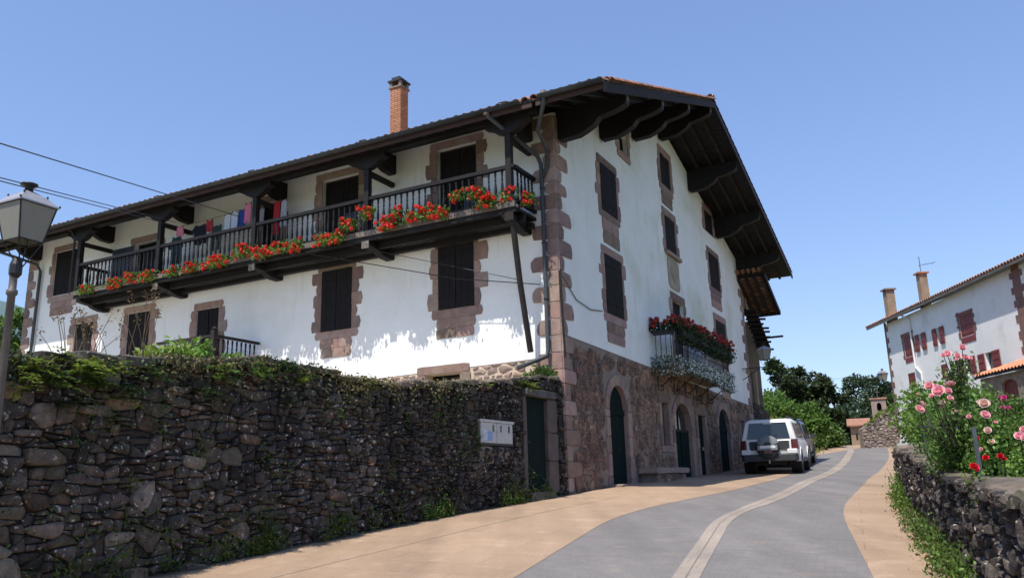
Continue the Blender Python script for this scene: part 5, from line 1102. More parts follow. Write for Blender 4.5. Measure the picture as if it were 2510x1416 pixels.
# ------------------------------------------------------------------ cars
def car(name, label, loc, head, paint, white=True):
    hx = Vector((head[0], head[1], 0)).normalized(); hy = Vector((-hx.y, hx.x, 0)); gp = (zt(loc[1] + hx.y * 3) - zt(loc[1])) / 3
    hz = ZZ; o0 = Vector((loc[0], loc[1], zt(loc[1]) + .004)); t = thing(name, label, 'car', o0)
    hxs = (hx + ZZ * gp).normalized(); Q = lambda x, y, z: o0 + hxs * x + hy * y + hz * z
    def loft(st, nm, m, parent=t, bev=.0):
        b = MB(); n = len(st[0][1]) * 2; vs = []
        for x, half in st: vs += [Q(x + dx, y, z) for (y, z, dx) in half] + [Q(x + dx, -y, z) for (y, z, dx) in half[::-1]]
        fs = [(i * n + k, i * n + (k + 1) % n, (i + 1) * n + (k + 1) % n, (i + 1) * n + k) for i in range(len(st) - 1) for k in range(n)] + [tuple(range(n)), tuple(range((len(st) - 1) * n, len(st) * n))]
        b.add(vs, fs); o = b.build(nm, m, parent, smooth=True)
        if bev: md = o.modifiers.new('b', 'BEVEL'); md.width = bev; md.segments = 3; md.limit_method = 'ANGLE'; md.angle_limit = R(35)
        return o
    def low(w, zb, zt_): return [(w * .94, zb, 0), (w * .99, zb + .12, 0), (w, (zb + zt_) / 2, 0), (w * .985, zt_ - .12, 0), (w * .95, zt_, 0)]
    body = loft([(-.02, low(.86, .62, 1.12)), (.06, low(.915, .5, 1.14)), (.5, low(.935, .46, 1.15)), (2.2, low(.935, .46, 1.14)), (3.35, low(.93, .46, 1.12)), (4.1, low(.91, .48, 1.04)), (4.5, low(.84, .5, .95)), (4.6, low(.76, .55, .85))], 'body', paint, bev=.035)
    cab = loft([(.0, [(.895, 1.10, 0), (.73, 1.72, .10), (.60, 1.79, .16)]), (.12, [(.90, 1.10, 0), (.745, 1.73, .08), (.62, 1.82, .12)]), (1.3, [(.905, 1.10, 0), (.755, 1.76, 0), (.64, 1.85, 0)]), (2.4, [(.90, 1.10, .35), (.745, 1.73, .0), (.62, 1.82, -.03)]), (2.55, [(.89, 1.08, .78), (.73, 1.70, .02), (.60, 1.78, .0)])], 'cabin', paint, bev=.04)
    def panel(P, nm, m, parent, th=.008):                # flat panel on the car's surface, P counter-clockwise seen from outside
        b = MB(); P = [Q(*p) for p in P]; n = (P[1] - P[0]).cross(P[2] - P[0]).normalized() * th; b.box8([p - n for p in P] + [p + n for p in P]); return b.build(nm, m, parent)
    rx = lambda z: -.012 + (z - 1.10) * .165 if z > 1.1 else -.03
    panel([(rx(1.17) - .0, .70, 1.17), (rx(1.17), -.70, 1.17), (rx(1.7), -.60, 1.70), (rx(1.7), .60, 1.70)], 'rear_window', M['glass'], t, .012)
    for sd in (1, -1):
        f = lambda x, z: (x, sd * (.905 - (z - 1.1) * .245 + .004), z)
        for (x0, x1, x2, x3, nm) in ((.28, 1.0, .98, .42, 'side_window'), (1.1, 1.95, 1.90, 1.1, 'side_window'), (2.05, 2.95, 2.48, 2.02, 'side_window')):
            P = [f(x0, 1.17), f(x1, 1.17), f(x2, 1.68), f(x3, 1.68)]; panel(P if sd < 0 else P[::-1], nm, M['glass'], t, .006)
        b = MB(); b.box8([Q(x, y, z) for z in (1.12, 1.28) for x, y in ((2.75, sd * .93), (2.87, sd * .93), (2.87, sd * 1.1), (2.75, sd * 1.1))]); b.build('wing_mirror', M['greyplastic'], t)
        P = [(-.035, sd * .87, .82), (-.035, sd * .74, .82), (-.03, sd * .72, 1.13), (-.03, sd * .86, 1.13)]
        b = MB(); b.box8([Q(-.03, sd * .72, .8), Q(.22, sd * .945, .8), Q(-.0, sd * .945, .8), Q(-.05, sd * .76, .8), Q(-.03, sd * .72, 1.13), Q(.2, sd * .93, 1.13), Q(-.0, sd * .925, 1.13), Q(-.05, sd * .76, 1.13)]); b.build('tail_light', M['lamp_red'], t)
        for wx in (.88, 3.55):
            q = MB(); c = Q(wx, sd * .80, .36); q.lathe(c - hy * sd * .12, [(.30, 0), (.36, .03), (.365, .12), (.36, .21), (.31, .25), (.22, .24)], 22, hy * sd); w = q.build('wheel', M['rubber'], t, smooth=True)
            q = MB(); q.lathe(c + hy * sd * .105, [(.22, 0), (.21, .02), (.09, .025), (.06, .04), (0, .04)], 14, hy * sd); q.build('rim', M['alloy'], w)
            q = MB(); n = 12; vs = []
            for yy in (.80, .955):
                for rr in (.40, .47):
                    for k in range(n + 1): a_ = math.pi * k / n; vs.append(Q(wx + rr * math.cos(a_), sd * yy, .40 + rr * math.sin(a_)))
            m_ = n + 1; fs = []
            for k in range(n): fs += [(k, k + 1, m_ + k + 1, m_ + k), (2 * m_ + k, 3 * m_ + k, 3 * m_ + k + 1, 2 * m_ + k + 1), (m_ + k, m_ + k + 1, 3 * m_ + k + 1, 3 * m_ + k), (k, 2 * m_ + k, 2 * m_ + k + 1, k + 1)]
            q.add(vs, fs); q.build('wheel_arch', paint if white else M['greyplastic'], t)
            q = MB(); q.lathe(Q(wx, sd * .60, .42), [(.41, 0), (.41, .345)], 20, hy * sd); q.build('arch_well', M['rubber'], t)
        b = MB(); b.box8([Q(x, y, z) for z in (.36, .46) for x, y in ((1.3, sd * .80), (3.1, sd * .80), (3.1, sd * .96), (1.3, sd * .96))]); b.build('side_step', M['greyplastic'], t)
    b = MB()
    for sd in (1, -1): b.tube([Q(.35, sd * .62, 1.83), Q(.42, sd * .62, 1.9), Q(2.2, sd * .62, 1.9), Q(2.3, sd * .62, 1.84)], .018, 6)
    b.build('roof_rail', M['greyplastic'] if white else M['chrome'], t)
    b = MB(); b.box8([Q(x, y, z) for z in (.42, .66) for x, y in ((-.16, .84), (-.16, -.84), (.1, -.93), (.1, .93))]); o = b.build('rear_bumper', M['greyplastic'] if white else paint, t); md = o.modifiers.new('b', 'BEVEL'); md.width = .04; md.segments = 3
    for sd in (1, -1):
        b = MB(); b.box8([Q(x, y, z) for z in (.655, .82) for x, y in ((-.13, sd * .58), (-.10, sd * .90), (.3, sd * .952), (.3, sd * .58))]); o = b.build('bumper_corner', paint, t); md = o.modifiers.new('b', 'BEVEL'); md.width = .03; md.segments = 2
    b = MB(); b.box8([Q(x, y, z) for z in (.3, .42) for x, y in ((.0, .5), (.0, -.5), (4.2, -.5), (4.2, .5))]); b.build('underbody', M['rubber'], t)
    if white:
        panel([(-.035, .63, .80), (-.035, -.66, .80), (-.032, -.66, 1.09), (-.032, .63, 1.09)], 'tailgate_panel', M['greyplastic'], t, .012)
        b = MB(); c = Q(-.04, .02, .90); b.lathe(c, [(.33, 0), (.375, .04), (.375, .17), (.33, .21), (.1, .225), (0, .225)], 28, -hxs); sp = b.build('spare_wheel_cover', M['greyplastic'], t, smooth=True)
        b = MB(); vs = []; n = 14
        for rr, dx in ((.16, .23), (.335, .222), (.38, .18), (.385, .05)):
            for k in range(n + 1): a_ = R(20) + R(140) * k / n; vs.append(Q(-.04 - dx - .004, .02 + rr * math.cos(a_), .90 + rr * math.sin(a_)))
        b.add(vs, [(j * (n + 1) + k, j * (n + 1) + k + 1, (j + 1) * (n + 1) + k + 1, (j + 1) * (n + 1) + k) for j in range(3) for k in range(n)]); b.build('pale_cover_top', mat('silver_vinyl', (.17, .18, .18), None, rough=.4) , sp, smooth=True)
        for (y0, y1, z0, z1, m_, nm) in ((.34, -.30, .80, .96, 'whiteplastic', 'plate_holder'), (.26, -.24, .86, .945, 'white', 'number_plate'), (.14, -.12, .69, .79, 'lamp_red', 'reflector')):
            b = MB(); x = -.29 if nm != 'number_plate' else -.30; b.box8([Q(x + dx, y, z) for z in (z0, z1) for dx, y in ((-.01, y0), (-.01, y1), (.03, y1), (.03, y0))]); b.build(nm, M[m_] if nm != 'plate_holder' else mat('plate_grey', (.22, .23, .24)), t)
        b = MB(); b.box8([Q(x, y, z) for z in (1.66, 1.70) for x, y in ((.06, .13), (.06, -.13), (.1, -.13), (.1, .13))]); b.build('brake_light', M['whiteplastic'], t)
        b = MB(); b.tube([Q(.1, 0, .40), Q(-.26, 0, .38), Q(-.26, 0, .46)], .022, 6); b.lathe(Q(-.26, 0, .45), [(.0, 0), (.03, .02), (.0, .05)], 8); b.build('tow_hitch', M['chrome'], t)
        b = MB(); b.tube([Q(-.06, .1, 1.22), Q(-.03, -.3, 1.3)], .008, 4); b.build('wiper', M['rubber'], t)
    return t
car('parked_suv', 'white off-road car with a spare wheel on its tailgate parked by the gable front', (8.5, 28.0), (.405, .914), M['white'])
car('parked_van', 'dark people carrier mostly hidden in front of the white off-road car', (10.75, 33.6), (.40, .916), M['darkpaint'], white=False)

# ------------------------------------------------------------------ low wall, railing and roses on the right
rd = (RW1 - RW0).normalized(); FR = Frame(Vector((RW0.x, RW0.y, 0)), Vector((rd.x, rd.y, 0)), Vector((-rd.y, rd.x, 0)))
SR1 = (RW1 - RW0).length; SR0 = -5.3
def rz(s): return zt(RW0.y + rd.y * s)
def rtop(s): return rz(s) + float(np.interp(s, [-5, -3.3, 0, 4, 9.5], [1.12, 1.08, .95, .92, .93])) + .02 * math.sin(s * 3.1) + .012 * math.sin(s * 9)
rwall = thing('garden_wall', 'low rough stone wall with a flat top along the right pavement, below the roses', 'wall', FR(3, 1, 0))
b = MB(); n = 40
for k in range(n):
    x0, x1 = SR0 + (SR1 - SR0) * k / n, SR0 + (SR1 - SR0) * (k + 1) / n; b.box8([FR(x0, rz(x0) - .4, -.03), FR(x1, rz(x1) - .4, -.03), FR(x1, rz(x1) - .4, -.5), FR(x0, rz(x0) - .4, -.5), FR(x0, rtop(x0) - .06, -.03), FR(x1, rtop(x1) - .06, -.03), FR(x1, rtop(x1) - .06, -.5), FR(x0, rtop(x0) - .06, -.5)])
b.build('wall_core', M['earth'], rwall)
cells = broken(SR0, SR1, lambda s: rz(s) - .2, lambda s: rtop(s) - .02, lambda s: .085, .010, seed=88, asp=1.35)
lay(cells, FR, rwall, lambda r_, x, z: M['greystone'] if r_.random() < .4 else M['darkstone'], lambda r_, x, z: (lambda v: (v * 1.05, v, v))(r_.uniform(.55, 1.8)), lambda r_, x, z: r_.uniform(-.01, .07), keep=290, back=.05, seed=89, dist=lambda p: max(3.5, 8 + rd.y * p[0][0]), restname='small_stones', bev=.022)
r_ = random.Random(51); s = SR0
while s < SR1 - .05:
    w = r_.uniform(.35, .8); e = min(s + w, SR1); z = rtop((s + e) / 2) - .07
    b = MB(); P = wob([(s + .008, -.52), (e - .008, -.52), (e - .008, .03 + r_.uniform(-.02, .04)), (s + .008, .03 + r_.uniform(-.02, .04))], .015, r_, 4); n = len(P); c = (sum(p[0] for p in P) / n, sum(p[1] for p in P) / n); sl_ = (rtop(e) - rtop(s)) / max(.1, e - s)
    vs = [FR(a_, z - .03 + sl_ * (a_ - c[0]), o_) for a_, o_ in P] + [FR(a_, z + .025 + sl_ * (a_ - c[0]) + r_.uniform(-.01, .01), o_) for a_, o_ in P] + [FR(c[0] + (a_ - c[0]) * .88, z + .05 + sl_ * (a_ - c[0]) + r_.uniform(-.012, .012), c[1] + (o_ - c[1]) * .9) for a_, o_ in P]
    v = r_.uniform(.55, .95); b.add(vs, [(i * n + k, i * n + (k + 1) % n, (i + 1) * n + (k + 1) % n, (i + 1) * n + k) for i in range(2) for k in range(n)] + [tuple(range(2 * n, 3 * n))], (v, v, v)); b.build('cap_stone', M['coping'], rwall); s = e
b = MB(); b.box(FR, SR1 - .25, SR1 + .1, rtop(SR1) + .01, rtop(SR1) + .06, -.5, -.05); b.build('end_slab', M['whiteplastic'], rwall)
fence = thing('iron_railing', 'grey-black iron railing posts standing on top of the low rose garden wall', 'railing', FR(2, rtop(2), -.12))
def rpx(px_, py_, o): p = meet(px_, py_, FR.org + FR.out * o, FR.out); return (p - FR.org).dot(FR.ex), p.z
for (x, y0, y1) in ((2291, 1112, 1018), (2347, 1132, 1028), (2272, 1104, 1040), (2402, 1150, 1028), (2256, 1098, 1045)):
    s, z = rpx(x, y0, -.12); z0 = rtop(s); z1 = z0 + (y0 - y1) / F_PX * FR(s, 0, 0).y; b = MB(); b.box(FR, s - .016, s + .016, z0 - .06, z1, -.136, -.104); b.build('post', M['ironblue'], fence)
sa, sb = rpx(2250, 1045, -.12)[0], rpx(2347, 1060, -.12)[0]
b = MB(); 
for dz in (.40,): b.beam(FR(sb - .02, rtop(sb) + dz, -.12), FR(sa, rtop(sa) + dz, -.12), .02, .03)
b.build('rail', M['ironblue'], fence)
# big shrub and the rose bushes
q = at(2318, 1010, 17.4); shrub('laurel_bush', 'large round green bush between the roses and the white house with red shutters', (q.x, q.y, 2.62), (1.12, 1.1, 1.05), 9500, .10, M['leafb'], 600, clumps=60, tone=(.8, 1.6), shell=.55)
q = at(2415, 1030, 14.5); shrub('garden_bush', 'dark leafy bush right of the big round one in the rose garden', (q.x, q.y, 2.15), (1.0, 1.2, .72), 4500, .10, M['leaf'], 610, clumps=34, tone=(.7, 1.5))
q = at(2500, 1080, 13); shrub('garden_bush', 'olive-green bush at the right edge of the rose garden', (q.x + .4, q.y, 1.9), (1.2, 1.1, .75), 3600, .10, M['leafb'], 620, clumps=24, tone=(.6, 1.6))
def rose_mesh(m):
    b = MB(); r_ = random.Random(3)
    for ring, (n, r, tilt, z) in enumerate(((7, .052, .35, -.008), (6, .042, .75, 0), (5, .028, 1.1, .006), (3, .015, 1.4, .012))):
        for k in range(n):
            a = 2 * math.pi * k / n + ring * .5 + r_.uniform(-.2, .2); ca, sa_ = math.cos(a), math.sin(a); w = r * math.tan(math.pi / n) * 1.5
            def pt(u, v): rr = r * (v * (1 - .3 * ring / 4)); zz = z + r * v * v * math.sin(tilt); x = .006 + rr * math.cos(tilt * v); return (x * ca - u * w * math.sin(v * 2.2 + .35) * sa_, x * sa_ + u * w * math.sin(v * 2.2 + .35) * ca, zz + .004 * abs(u))
            vs = [pt(u, v) for v in (0, .5, 1) for u in (-1, 0, 1)]; b.add(vs, [(0, 1, 4, 3), (1, 2, 5, 4), (3, 4, 7, 6), (4, 5, 8, 7)], (r_.uniform(.8, 1.15),) * 3)
    me = bpy.data.meshes.new('rose'); me.from_pydata(b.v, [], b.f); ca = me.color_attributes.new('tint', 'FLOAT_COLOR', 'POINT'); ca.data.foreach_set('color', np.array([(*t_, 1) for t_ in b.t], dtype=np.float32).ravel()); me.polygons.foreach_set('use_smooth', [True] * len(me.polygons)); me.materials.append(m); return me
RM = {k: rose_mesh(M[k]) for k in ('pink', 'cream', 'magenta', 'rosered')}
def rosebush(label, c, r, nleaf, roses, seed, m='leaf', size=.05):
    """roses: (px, py, width in the photograph, colour, distance) - each bloom an object on its own stem"""
    g = np.random.default_rng(seed); t = thing('rose_bush', label, 'rose bush', (c[0], c[1], c[2] - r[2]), 'rose bushes above the low wall'); P = []
    cs = ball(g, 26, c, np.array(r) * .8, .3); nleaf = int(nleaf * 1.5)
    for q in cs: P.append(ball(g, nleaf * 2 // 26, q, np.array(r) * .45, .2))
    st = MB(); base = Vector((c[0], c[1], c[2] - r[2]))
    for (x, y, w, cl, Y) in roses:
        p = at(x, y, Y); d = w / F_PX * Y; o = bpy.data.objects.new('rose', RM[cl]); col.objects.link(o); o.parent = t; o.location = p - base
        look = (CAM - p).normalized() * .8 + Vector((g.normal(0, .35), g.normal(0, .35), .55)); o.rotation_euler = look.to_track_quat('Z', 'Y').to_euler(); o.scale = (d / .128,) * 3
        q = Vector((c[0] + (p.x - c[0]) * .5, c[1] + (p.y - c[1]) * .5, min(c[2], p.z - .3))); st.tube([q, q * .4 + p * .6 + Vector((g.normal(0, .03), g.normal(0, .03), -.05)), p - look.normalized() * .005], [.008, .006, .004], 5)
        P.append(ball(g, 16, p - Vector((0, 0, .16)), (.1, .1, .13), .1))
    for q in cs[:8]: st.tube([base, Vector(q) * .5 + base * .5, Vector(q)], [.012, .008, .004], 5)
    st.build('stem', M['trunk'] if m != 'leafb' else M['leafd'], t); foliage('foliage', np.concatenate(P), size * .85, M[m], t, seed + 1, (.6, 1.8), .7, asp=.65); return t
q = at(2300, 1030, 8.6)
rosebush('tall pink rose bush with clustered large blooms at the left end of the roses', (q.x + .25, q.y, 1.82), (.45, .5, .40), 2100, [(2278, 945, 26, 'pink', 8.3), (2330, 942, 28, 'pink', 8.4), (2301, 958, 36, 'pink', 8.1), (2287, 969, 24, 'pink', 8.2), (2324, 958, 22, 'pink', 8.5), (2329, 975, 18, 'pink', 8.3), (2309, 991, 26, 'cream', 8.2), (2254, 1002, 26, 'pink', 8.3), (2261, 990, 22, 'pink', 8.5), (2345, 1006, 14, 'cream', 8.4), (2250, 966, 10, 'pink', 8.6), (2293, 946, 14, 'pink', 8.4)], 700)
rosebush('thin climbing pink rose cane standing above the round bush against the white house', (at(2352, 930, 9.2).x, 9.2, 2.55), (.13, .12, .34), 420, [(2322, 868, 26, 'pink', 9.1), (2359, 851, 20, 'pink', 9.2), (2347, 871, 18, 'pink', 9.1), (2366, 876, 22, 'pink', 9.2), (2377, 877, 14, 'pink', 9.3), (2345, 880, 10, 'pink', 9.0), (2312, 870, 14, 'pink', 9.0)], 710)
q = at(2430, 1050, 8.2)
rosebush('pink and cream rose bush right of the tall pink one, behind the iron railing', (q.x + .1, q.y, 1.62), (.42, .5, .38), 2300, [(2375, 1020, 14, 'pink', 8.2), (2440, 1035, 14, 'pink', 8.1), (2405, 1100, 12, 'pink', 8.0), (2412, 988, 28, 'cream', 8.0), (2421, 990, 18, 'cream', 8.0), (2400, 985, 14, 'cream', 8.1), (2415, 1016, 26, 'pink', 7.9), (2421, 1054, 20, 'cream', 7.8), (2430, 1082, 18, 'cream', 7.8), (2396, 1072, 11, 'rosered', 7.9)], 720, 'leafb')
rosebush('pink rose bush cut by the right edge of the picture', (at(2500, 1085, 7.6).x + .12, 7.6, 1.5), (.3, .4, .36), 1400, [(2499, 1068, 28, 'pink', 7.3), (2509, 1052, 20, 'pink', 7.3), (2511, 1072, 20, 'pink', 7.2)], 730, 'leafb')
rosebush('magenta rose bush farther back at the right of the garden', (at(2470, 1010, 10.5).x + .1, 10.5, 2.1), (.5, .4, .42), 1600, [(2462, 975, 20, 'magenta', 10), (2472, 1000, 17, 'magenta', 10), (2458, 998, 12, 'magenta', 10), (2450, 972, 8, 'magenta', 10)], 740)
rosebush('low crimson rose leaning over the top of the low wall', (at(2440, 1130, 6.9).x + .1, 6.95, 1.3), (.36, .45, .14), 1300, [(2387, 1143, 24, 'rosered', 6.5), (2416, 1121, 17, 'rosered', 6.9), (2452, 1117, 17, 'rosered', 7.0), (2462, 1124, 12, 'rosered', 7.0), (2396, 1150, 12, 'rosered', 6.6)], 750, 'leafb')
for i, (x, y, Y, lab) in enumerate([(2345, 1075, 9.6, 'low leafy mass under the tall pink rose, behind the iron railing'), (2400, 1085, 8.8, 'low leafy mass between the railing posts and the pink and cream roses'), (2470, 1105, 8.2, 'low leafy mass behind the crimson roses'), (2262, 1060, 12.5, 'low leafy mass at the far end of the rose wall')]):
    q = at(x, y, Y); shrub('garden_shrub', lab, (q.x + .1, q.y, q.z), (.5, .5, .36 if i < 3 else .5), 3000, .055, M['leafb' if i % 2 else 'leaf'], 640 + i, 'leafy masses among the roses', tone=(.7, 1.7), clumps=20)
# weeds along the foot of the low wall
g = np.random.default_rng(12)
WR = [(2222, 1225), (2228, 1255), (2240, 1280), (2262, 1300), (2288, 1315), (2318, 1345), (2340, 1365), (2365, 1385), (2395, 1400), (2430, 1405), (2465, 1412), (2350, 1400), (2420, 1375), (2480, 1390)]
for i, (x, y) in enumerate(WR):
    p = Vector((0, 0, 0)); Y = 16.0 - i * .72; s = (Y - RW0.y) / rd.y; c = FR(s, rz(s), .06 + g.uniform(0, .12)); tt = thing('weed_clump', '%s green weed clump along the foot of the rose wall, counted from its far end' % ORD[i], 'plant', c, 'weeds along the low wall')
    k = g.uniform(.75, 1.25); hgt = (.17 if i < 3 else .05 + .005 * i) * k; w = .07 + .004 * i; n = int((330 + 26 * i) * (.35 if 3 < i < 7 else 1))
    P = np.array(c) + np.stack([g.normal(0, w, n), g.normal(0, w * 1.6, n), np.abs(g.normal(0, hgt, n))], 1); tn = g.uniform(.6, 1.5, n); D = rdir(g, n, 1.1)
    dd = (P - np.array(FR.org)) @ np.array(FR.out); P = P + np.clip(.03 - dd, 0, None)[:, None] * np.array(FR.out)
    quads('leaves', P, D, rdir(g, n, .3), .055, .024, M['leafb' if i < 4 or i % 3 == 0 else 'leaf'], tt, np.stack([tn * 1.05, tn, tn * .9], 1))
    if i > 5:
        st = MB()
        for _ in range(7): q = c + Vector((g.normal(0, w), g.normal(0, w), 0)); st.tube([q, q + Vector((g.normal(0, .05), g.normal(0, .05), .15)), q + Vector((g.normal(0, .12), g.normal(0, .12), g.uniform(.12, .26)))], [.003, .002, .0015], 4)
        st.build('stem', M['dry'], tt)
n = 2600; Y = g.uniform(5.5, 16.8, n); s = (Y - RW0.y) / rd.y; o = np.abs(g.normal(0, .13, n)) + .05; P = np.array([FR(a_, rz(a_) + .012, b_) for a_, b_ in zip(s, o)]); quads('fallen_leaves', P, rdir(g, n, 0) * np.array([1, 1, .15]), rdir(g, n, 2), .03, .02, mat('dead_leaf_litter', (.38, .2, .09), (.3, .17, .09), 9, .9, tint=True), None, g.uniform(.5, 1.4, n), kind='stuff')

# ------------------------------------------------------------------ white house with red shutters on the right
HA = Vector((21.652, 47.0, 0)); hd = Vector((-.0191, -.9998, 0)); ho = Vector((-.9998, .0191, 0)); FH = Frame(HA, hd, ho); HL = 17.5
H = thing('white_house', 'white house with oxblood shutters and orange tiled roof behind the rose garden', 'house', FH(7, 2.6, -4))
def Hp(px_, py_, o=0): p = meet(px_, py_, HA + ho * o, ho); return ((p - HA).dot(hd), p.z)
HW = [(2.2, 3.2, 7.65, 8.85, 'closed'), (4.05, 4.35, 7.75, 8.65, 'openL'), (5.98, 6.3, 7.75, 8.62, 'openR'), (8.25, 9.4, 7.72, 8.78, 'closed'), (2.15, 3.0, 6.0, 6.78, 'closed'), (5.85, 6.5, 6.0, 6.75, 'closed'), (8.15, 8.72, 5.92, 6.75, 'openL'), (10.0, 10.6, 5.9, 6.72, 'openR2')]
wall_poly(FH, [(0, 1.5), (HL, 1.5), (HL, 9.9), (0, 9.9)], [rect(*w[:4]) for w in HW], 'rendered_wall', M['whitepl'], H, depth=.25)
b = MB(); b.add([FH(0, 1.5, 0), FH(0, 9.9, 0), FH(0, 11.6, -5), FH(0, 9.9, -10), FH(0, 1.5, -10)], [(0, 1, 2, 3, 4)]); b.add([FH(HL, 1.5, 0), FH(HL, 9.9, 0), FH(HL, 11.6, -5), FH(HL, 9.9, -10), FH(HL, 1.5, -10)], [(0, 1, 2, 3, 4)]); b.build('side_wall', M['whitepl'], H)
for i, (a0, a1, z0, z1, k) in enumerate(HW):
    b = MB(); b.box(FH, a0, a1, z0, z1, -.2, -.16); w = b.build('window', M['glass'], H)
    def sh_(x0, x1, zz0=None, zz1=None, sl=.03):
        zz0 = z0 if zz0 is None else zz0; zz1 = z1 if zz1 is None else zz1; b = MB(); b.prism(FH, rect(x0, x1, zz0, zz1), sl, sl + .04, .004)
        for q in (.12, .5, .85): b.box(FH, x0 + .03, x1 - .03, zz0 + (zz1 - zz0) * q, zz0 + (zz1 - zz0) * q + .04, sl + .041, sl + .055)
        b.build('shutter', M['redpaint'], w)
    if k == 'closed':
        m_ = (a0 + a1) / 2; sh_(a0, m_ - .01, sl=-.05); sh_(m_ + .01, a1, sl=-.05)
        if i in (0, 3):
            r_ = random.Random(i); 
            for sd in (-1, 1):
                z = z0 - .05
                while z < z1: h = r_.uniform(.14, .24); ww = r_.uniform(.12, .3); e = a0 if sd < 0 else a1; b = MB(); b.prism(FH, rect(e - ww, e - .01, z, z + h - .015) if sd < 0 else rect(e + .01, e + ww, z, z + h - .015), -.02, .012, 0, (.7, .5, .45)); b.build('surround_stone', M['sand'], w); z += h
            b = MB(); b.box(FH, a0 - .2, a1 + .15, z1 + .01, z1 + .12, -.02, .05); b.box(FH, a0 - .05, a1 + .1, z0 - .3, z0 - .02, -.02, .02, (.8, .6, .5)); b.build('lintel', M['redpaint'], w)
    elif k == 'openL': sh_(a0 - .42, a0 - .03); sh_(a1 + .03, a1 + .45)
    elif k == 'openR': sh_(a0 - .42, a0 - .03); sh_(a1 + .03, a1 + .42)
    else: sh_(a0 - .55, a0 - .04); sh_(a1 + .03, a1 + .62)
    b = MB(); c = (a0 + a1) / 2; b.box(FH, c - .02, c + .02, z0, z1, -.158, -.14); b.build('glazing_bar', M['whitepl'], w)
FH2 = Frame(FH(HL, 0), -hd, ho)
r_ = random.Random(4); z = 3.4; i = 0
while z < 9.75:
    h = r_.uniform(.26, .36)
    for fr, base in ((FH, 0), (FH, 13.25)):
        w = (.42 if i % 2 else .22) * r_.uniform(.85, 1.15)
        if base == 0: P = rect(.0, w, z, z + h - .012)
        else: P = rect(base - w - .05, base + w + .1, z, z + h - .012)
        b = MB(); b.prism(fr, P, -.02, .015, 0, (.75, .65, .65)); b.build('corner_stone', M['sand'], H)
    z += h; i += 1
def hp(s, d, dz=0): return FH(s, 9.93 + .36 * (.42 - d if False else d) + dz, .42 - d)   # d metres up the slope from the eaves
rb = MB(); rb.box8([hp(-1.4, 0, 0), hp(HL + .6, 0, 0), hp(HL + .6, 5.4, 0), hp(-1.4, 5.4, 0), hp(-1.4, 0, .09), hp(HL + .6, 0, .09), hp(HL + .6, 5.4, .09), hp(-1.4, 5.4, .09)]); hr = rb.build('roof', M['woodpale'], H)
b = MB(); na = int(19.4 / .0587); vs = []; fs = []; nb = 14
for j in range(nb * 2 + 1):
    d = .0 + 5.35 * ((j + 1) // 2) / nb; st = .03 if j % 2 else 0
    for i in range(na + 1): vs.append(hp(-1.4 + 19.4 * i / na, d, .13 + .045 * math.sin((i % 4) * math.pi / 2) + st))
for j in range(nb * 2):
    for i in range(na): k = j * (na + 1) + i; fs.append((k, k + 1, k + na + 2, k + na + 1))
b.add(vs, fs, (1.35, 1.15, 1.05)); b.build('tiled_field', M['tile'], hr, kind='stuff', fix=False)
b = MB(); b.beam(hp(-1.4, 0, .03), hp(HL + .6, 0, .03), .08, .16); b.build('eaves_board', M['woodpale'], H)
s = -1.35
while s < HL + .5: put_tile(hr, hp(s, -.05, .12), (-ho + ZZ * .36), Vector((ho.x * .36, ho.y * .36, 1))); s += .235
for (xx, y0, y1, w, dd, nm) in ((2185, 770, 712, .48, 1.0, 0), (2266, 728, 672, .42, 1.6, 1)):
    sx = Hp(xx, y0, .42 - dd)[0]; zt1 = Hp(xx, y1, .42 - dd)[1]; fr = Frame(FH(sx, 0, .42 - dd), hd, ho); b = MB(); b.box(fr, -w / 2, w / 2, 9.8, zt1, -w / 2, w / 2); c = b.build('chimney', M['tan'], H)
    b = MB(); b.box(fr, -w / 2 - .1, w / 2 + .1, zt1 + .1, zt1 + .18, -w / 2 - .1, w / 2 + .1)
    for x in (-w / 2 + .05, w / 2 - .05): b.box(fr, x - .05, x + .05, zt1, zt1 + .1, -w / 2, w / 2)
    b.build('chimney_cap', M['tile'] if nm else M['mortar'], c)
    if nm: b = MB(); q = fr(0, zt1 + .15, 0); b.tube([q, q + ZZ * .95], .02, 5); b.tube([q + ZZ * .45 + Vector((-.1, 0, -.03)), q + ZZ * .45 + Vector((.75, -.3, .1))], .013, 4); [b.tube([q + ZZ * .5 + Vector((x, -.2 - .3 * x, -.0)), q + ZZ * .5 + Vector((x + .05, .2 - .3 * x, .0))], .009, 4) for x in (0, .2, .4, .6)]; b.build('antenna', M['ironblue'], H)
b = MB(); s1, z1_ = Hp(2223, 770, .1); b.tube([FH(3.0, 9.9, .3), FH(3.3, 9.6, .08), FH(3.35, 7.0, .08)], .05, 6); b.tube([FH(3.35, 7.0, .08), FH(3.9, 6.6, .08), FH(3.9, 5.0, .08)], .05, 6); b.build('drain_pipe', M['whitepl'], H)
# lean-to with its tiled roof
o1 = 1.7; sA, zA = Hp(2400, 925, o1); 
sA, zA = Hp(2398, 930, o1); zB = zA
lt = MB(); lt.box8([FH(sA, zA, o1 + .15), FH(HL, zA, o1 + .15), FH(HL, zA + .55, 0), FH(sA, zA + .55, 0), FH(sA, zA + .1, o1 + .15), FH(HL, zA + .1, o1 + .15), FH(HL, zA + .65, 0), FH(sA, zA + .65, 0)]); lr = lt.build('lean_to_roof', M['wood'], H)
b = MB(); na = int((HL - sA) / .0587); vs = []; fs = []
for j in range(9):
    q = ((j + 1) // 2) / 4
    for i in range(na + 1): vs.append(FH(sA + (HL - sA) * i / na, zA + .14 + .55 * q + .045 * math.sin((i % 4) * math.pi / 2) + (.03 if j % 2 else 0), (o1 + .2) * (1 - q)))
for j in range(8):
    for i in range(na): k = j * (na + 1) + i; fs.append((k, k + 1, k + na + 2, k + na + 1))
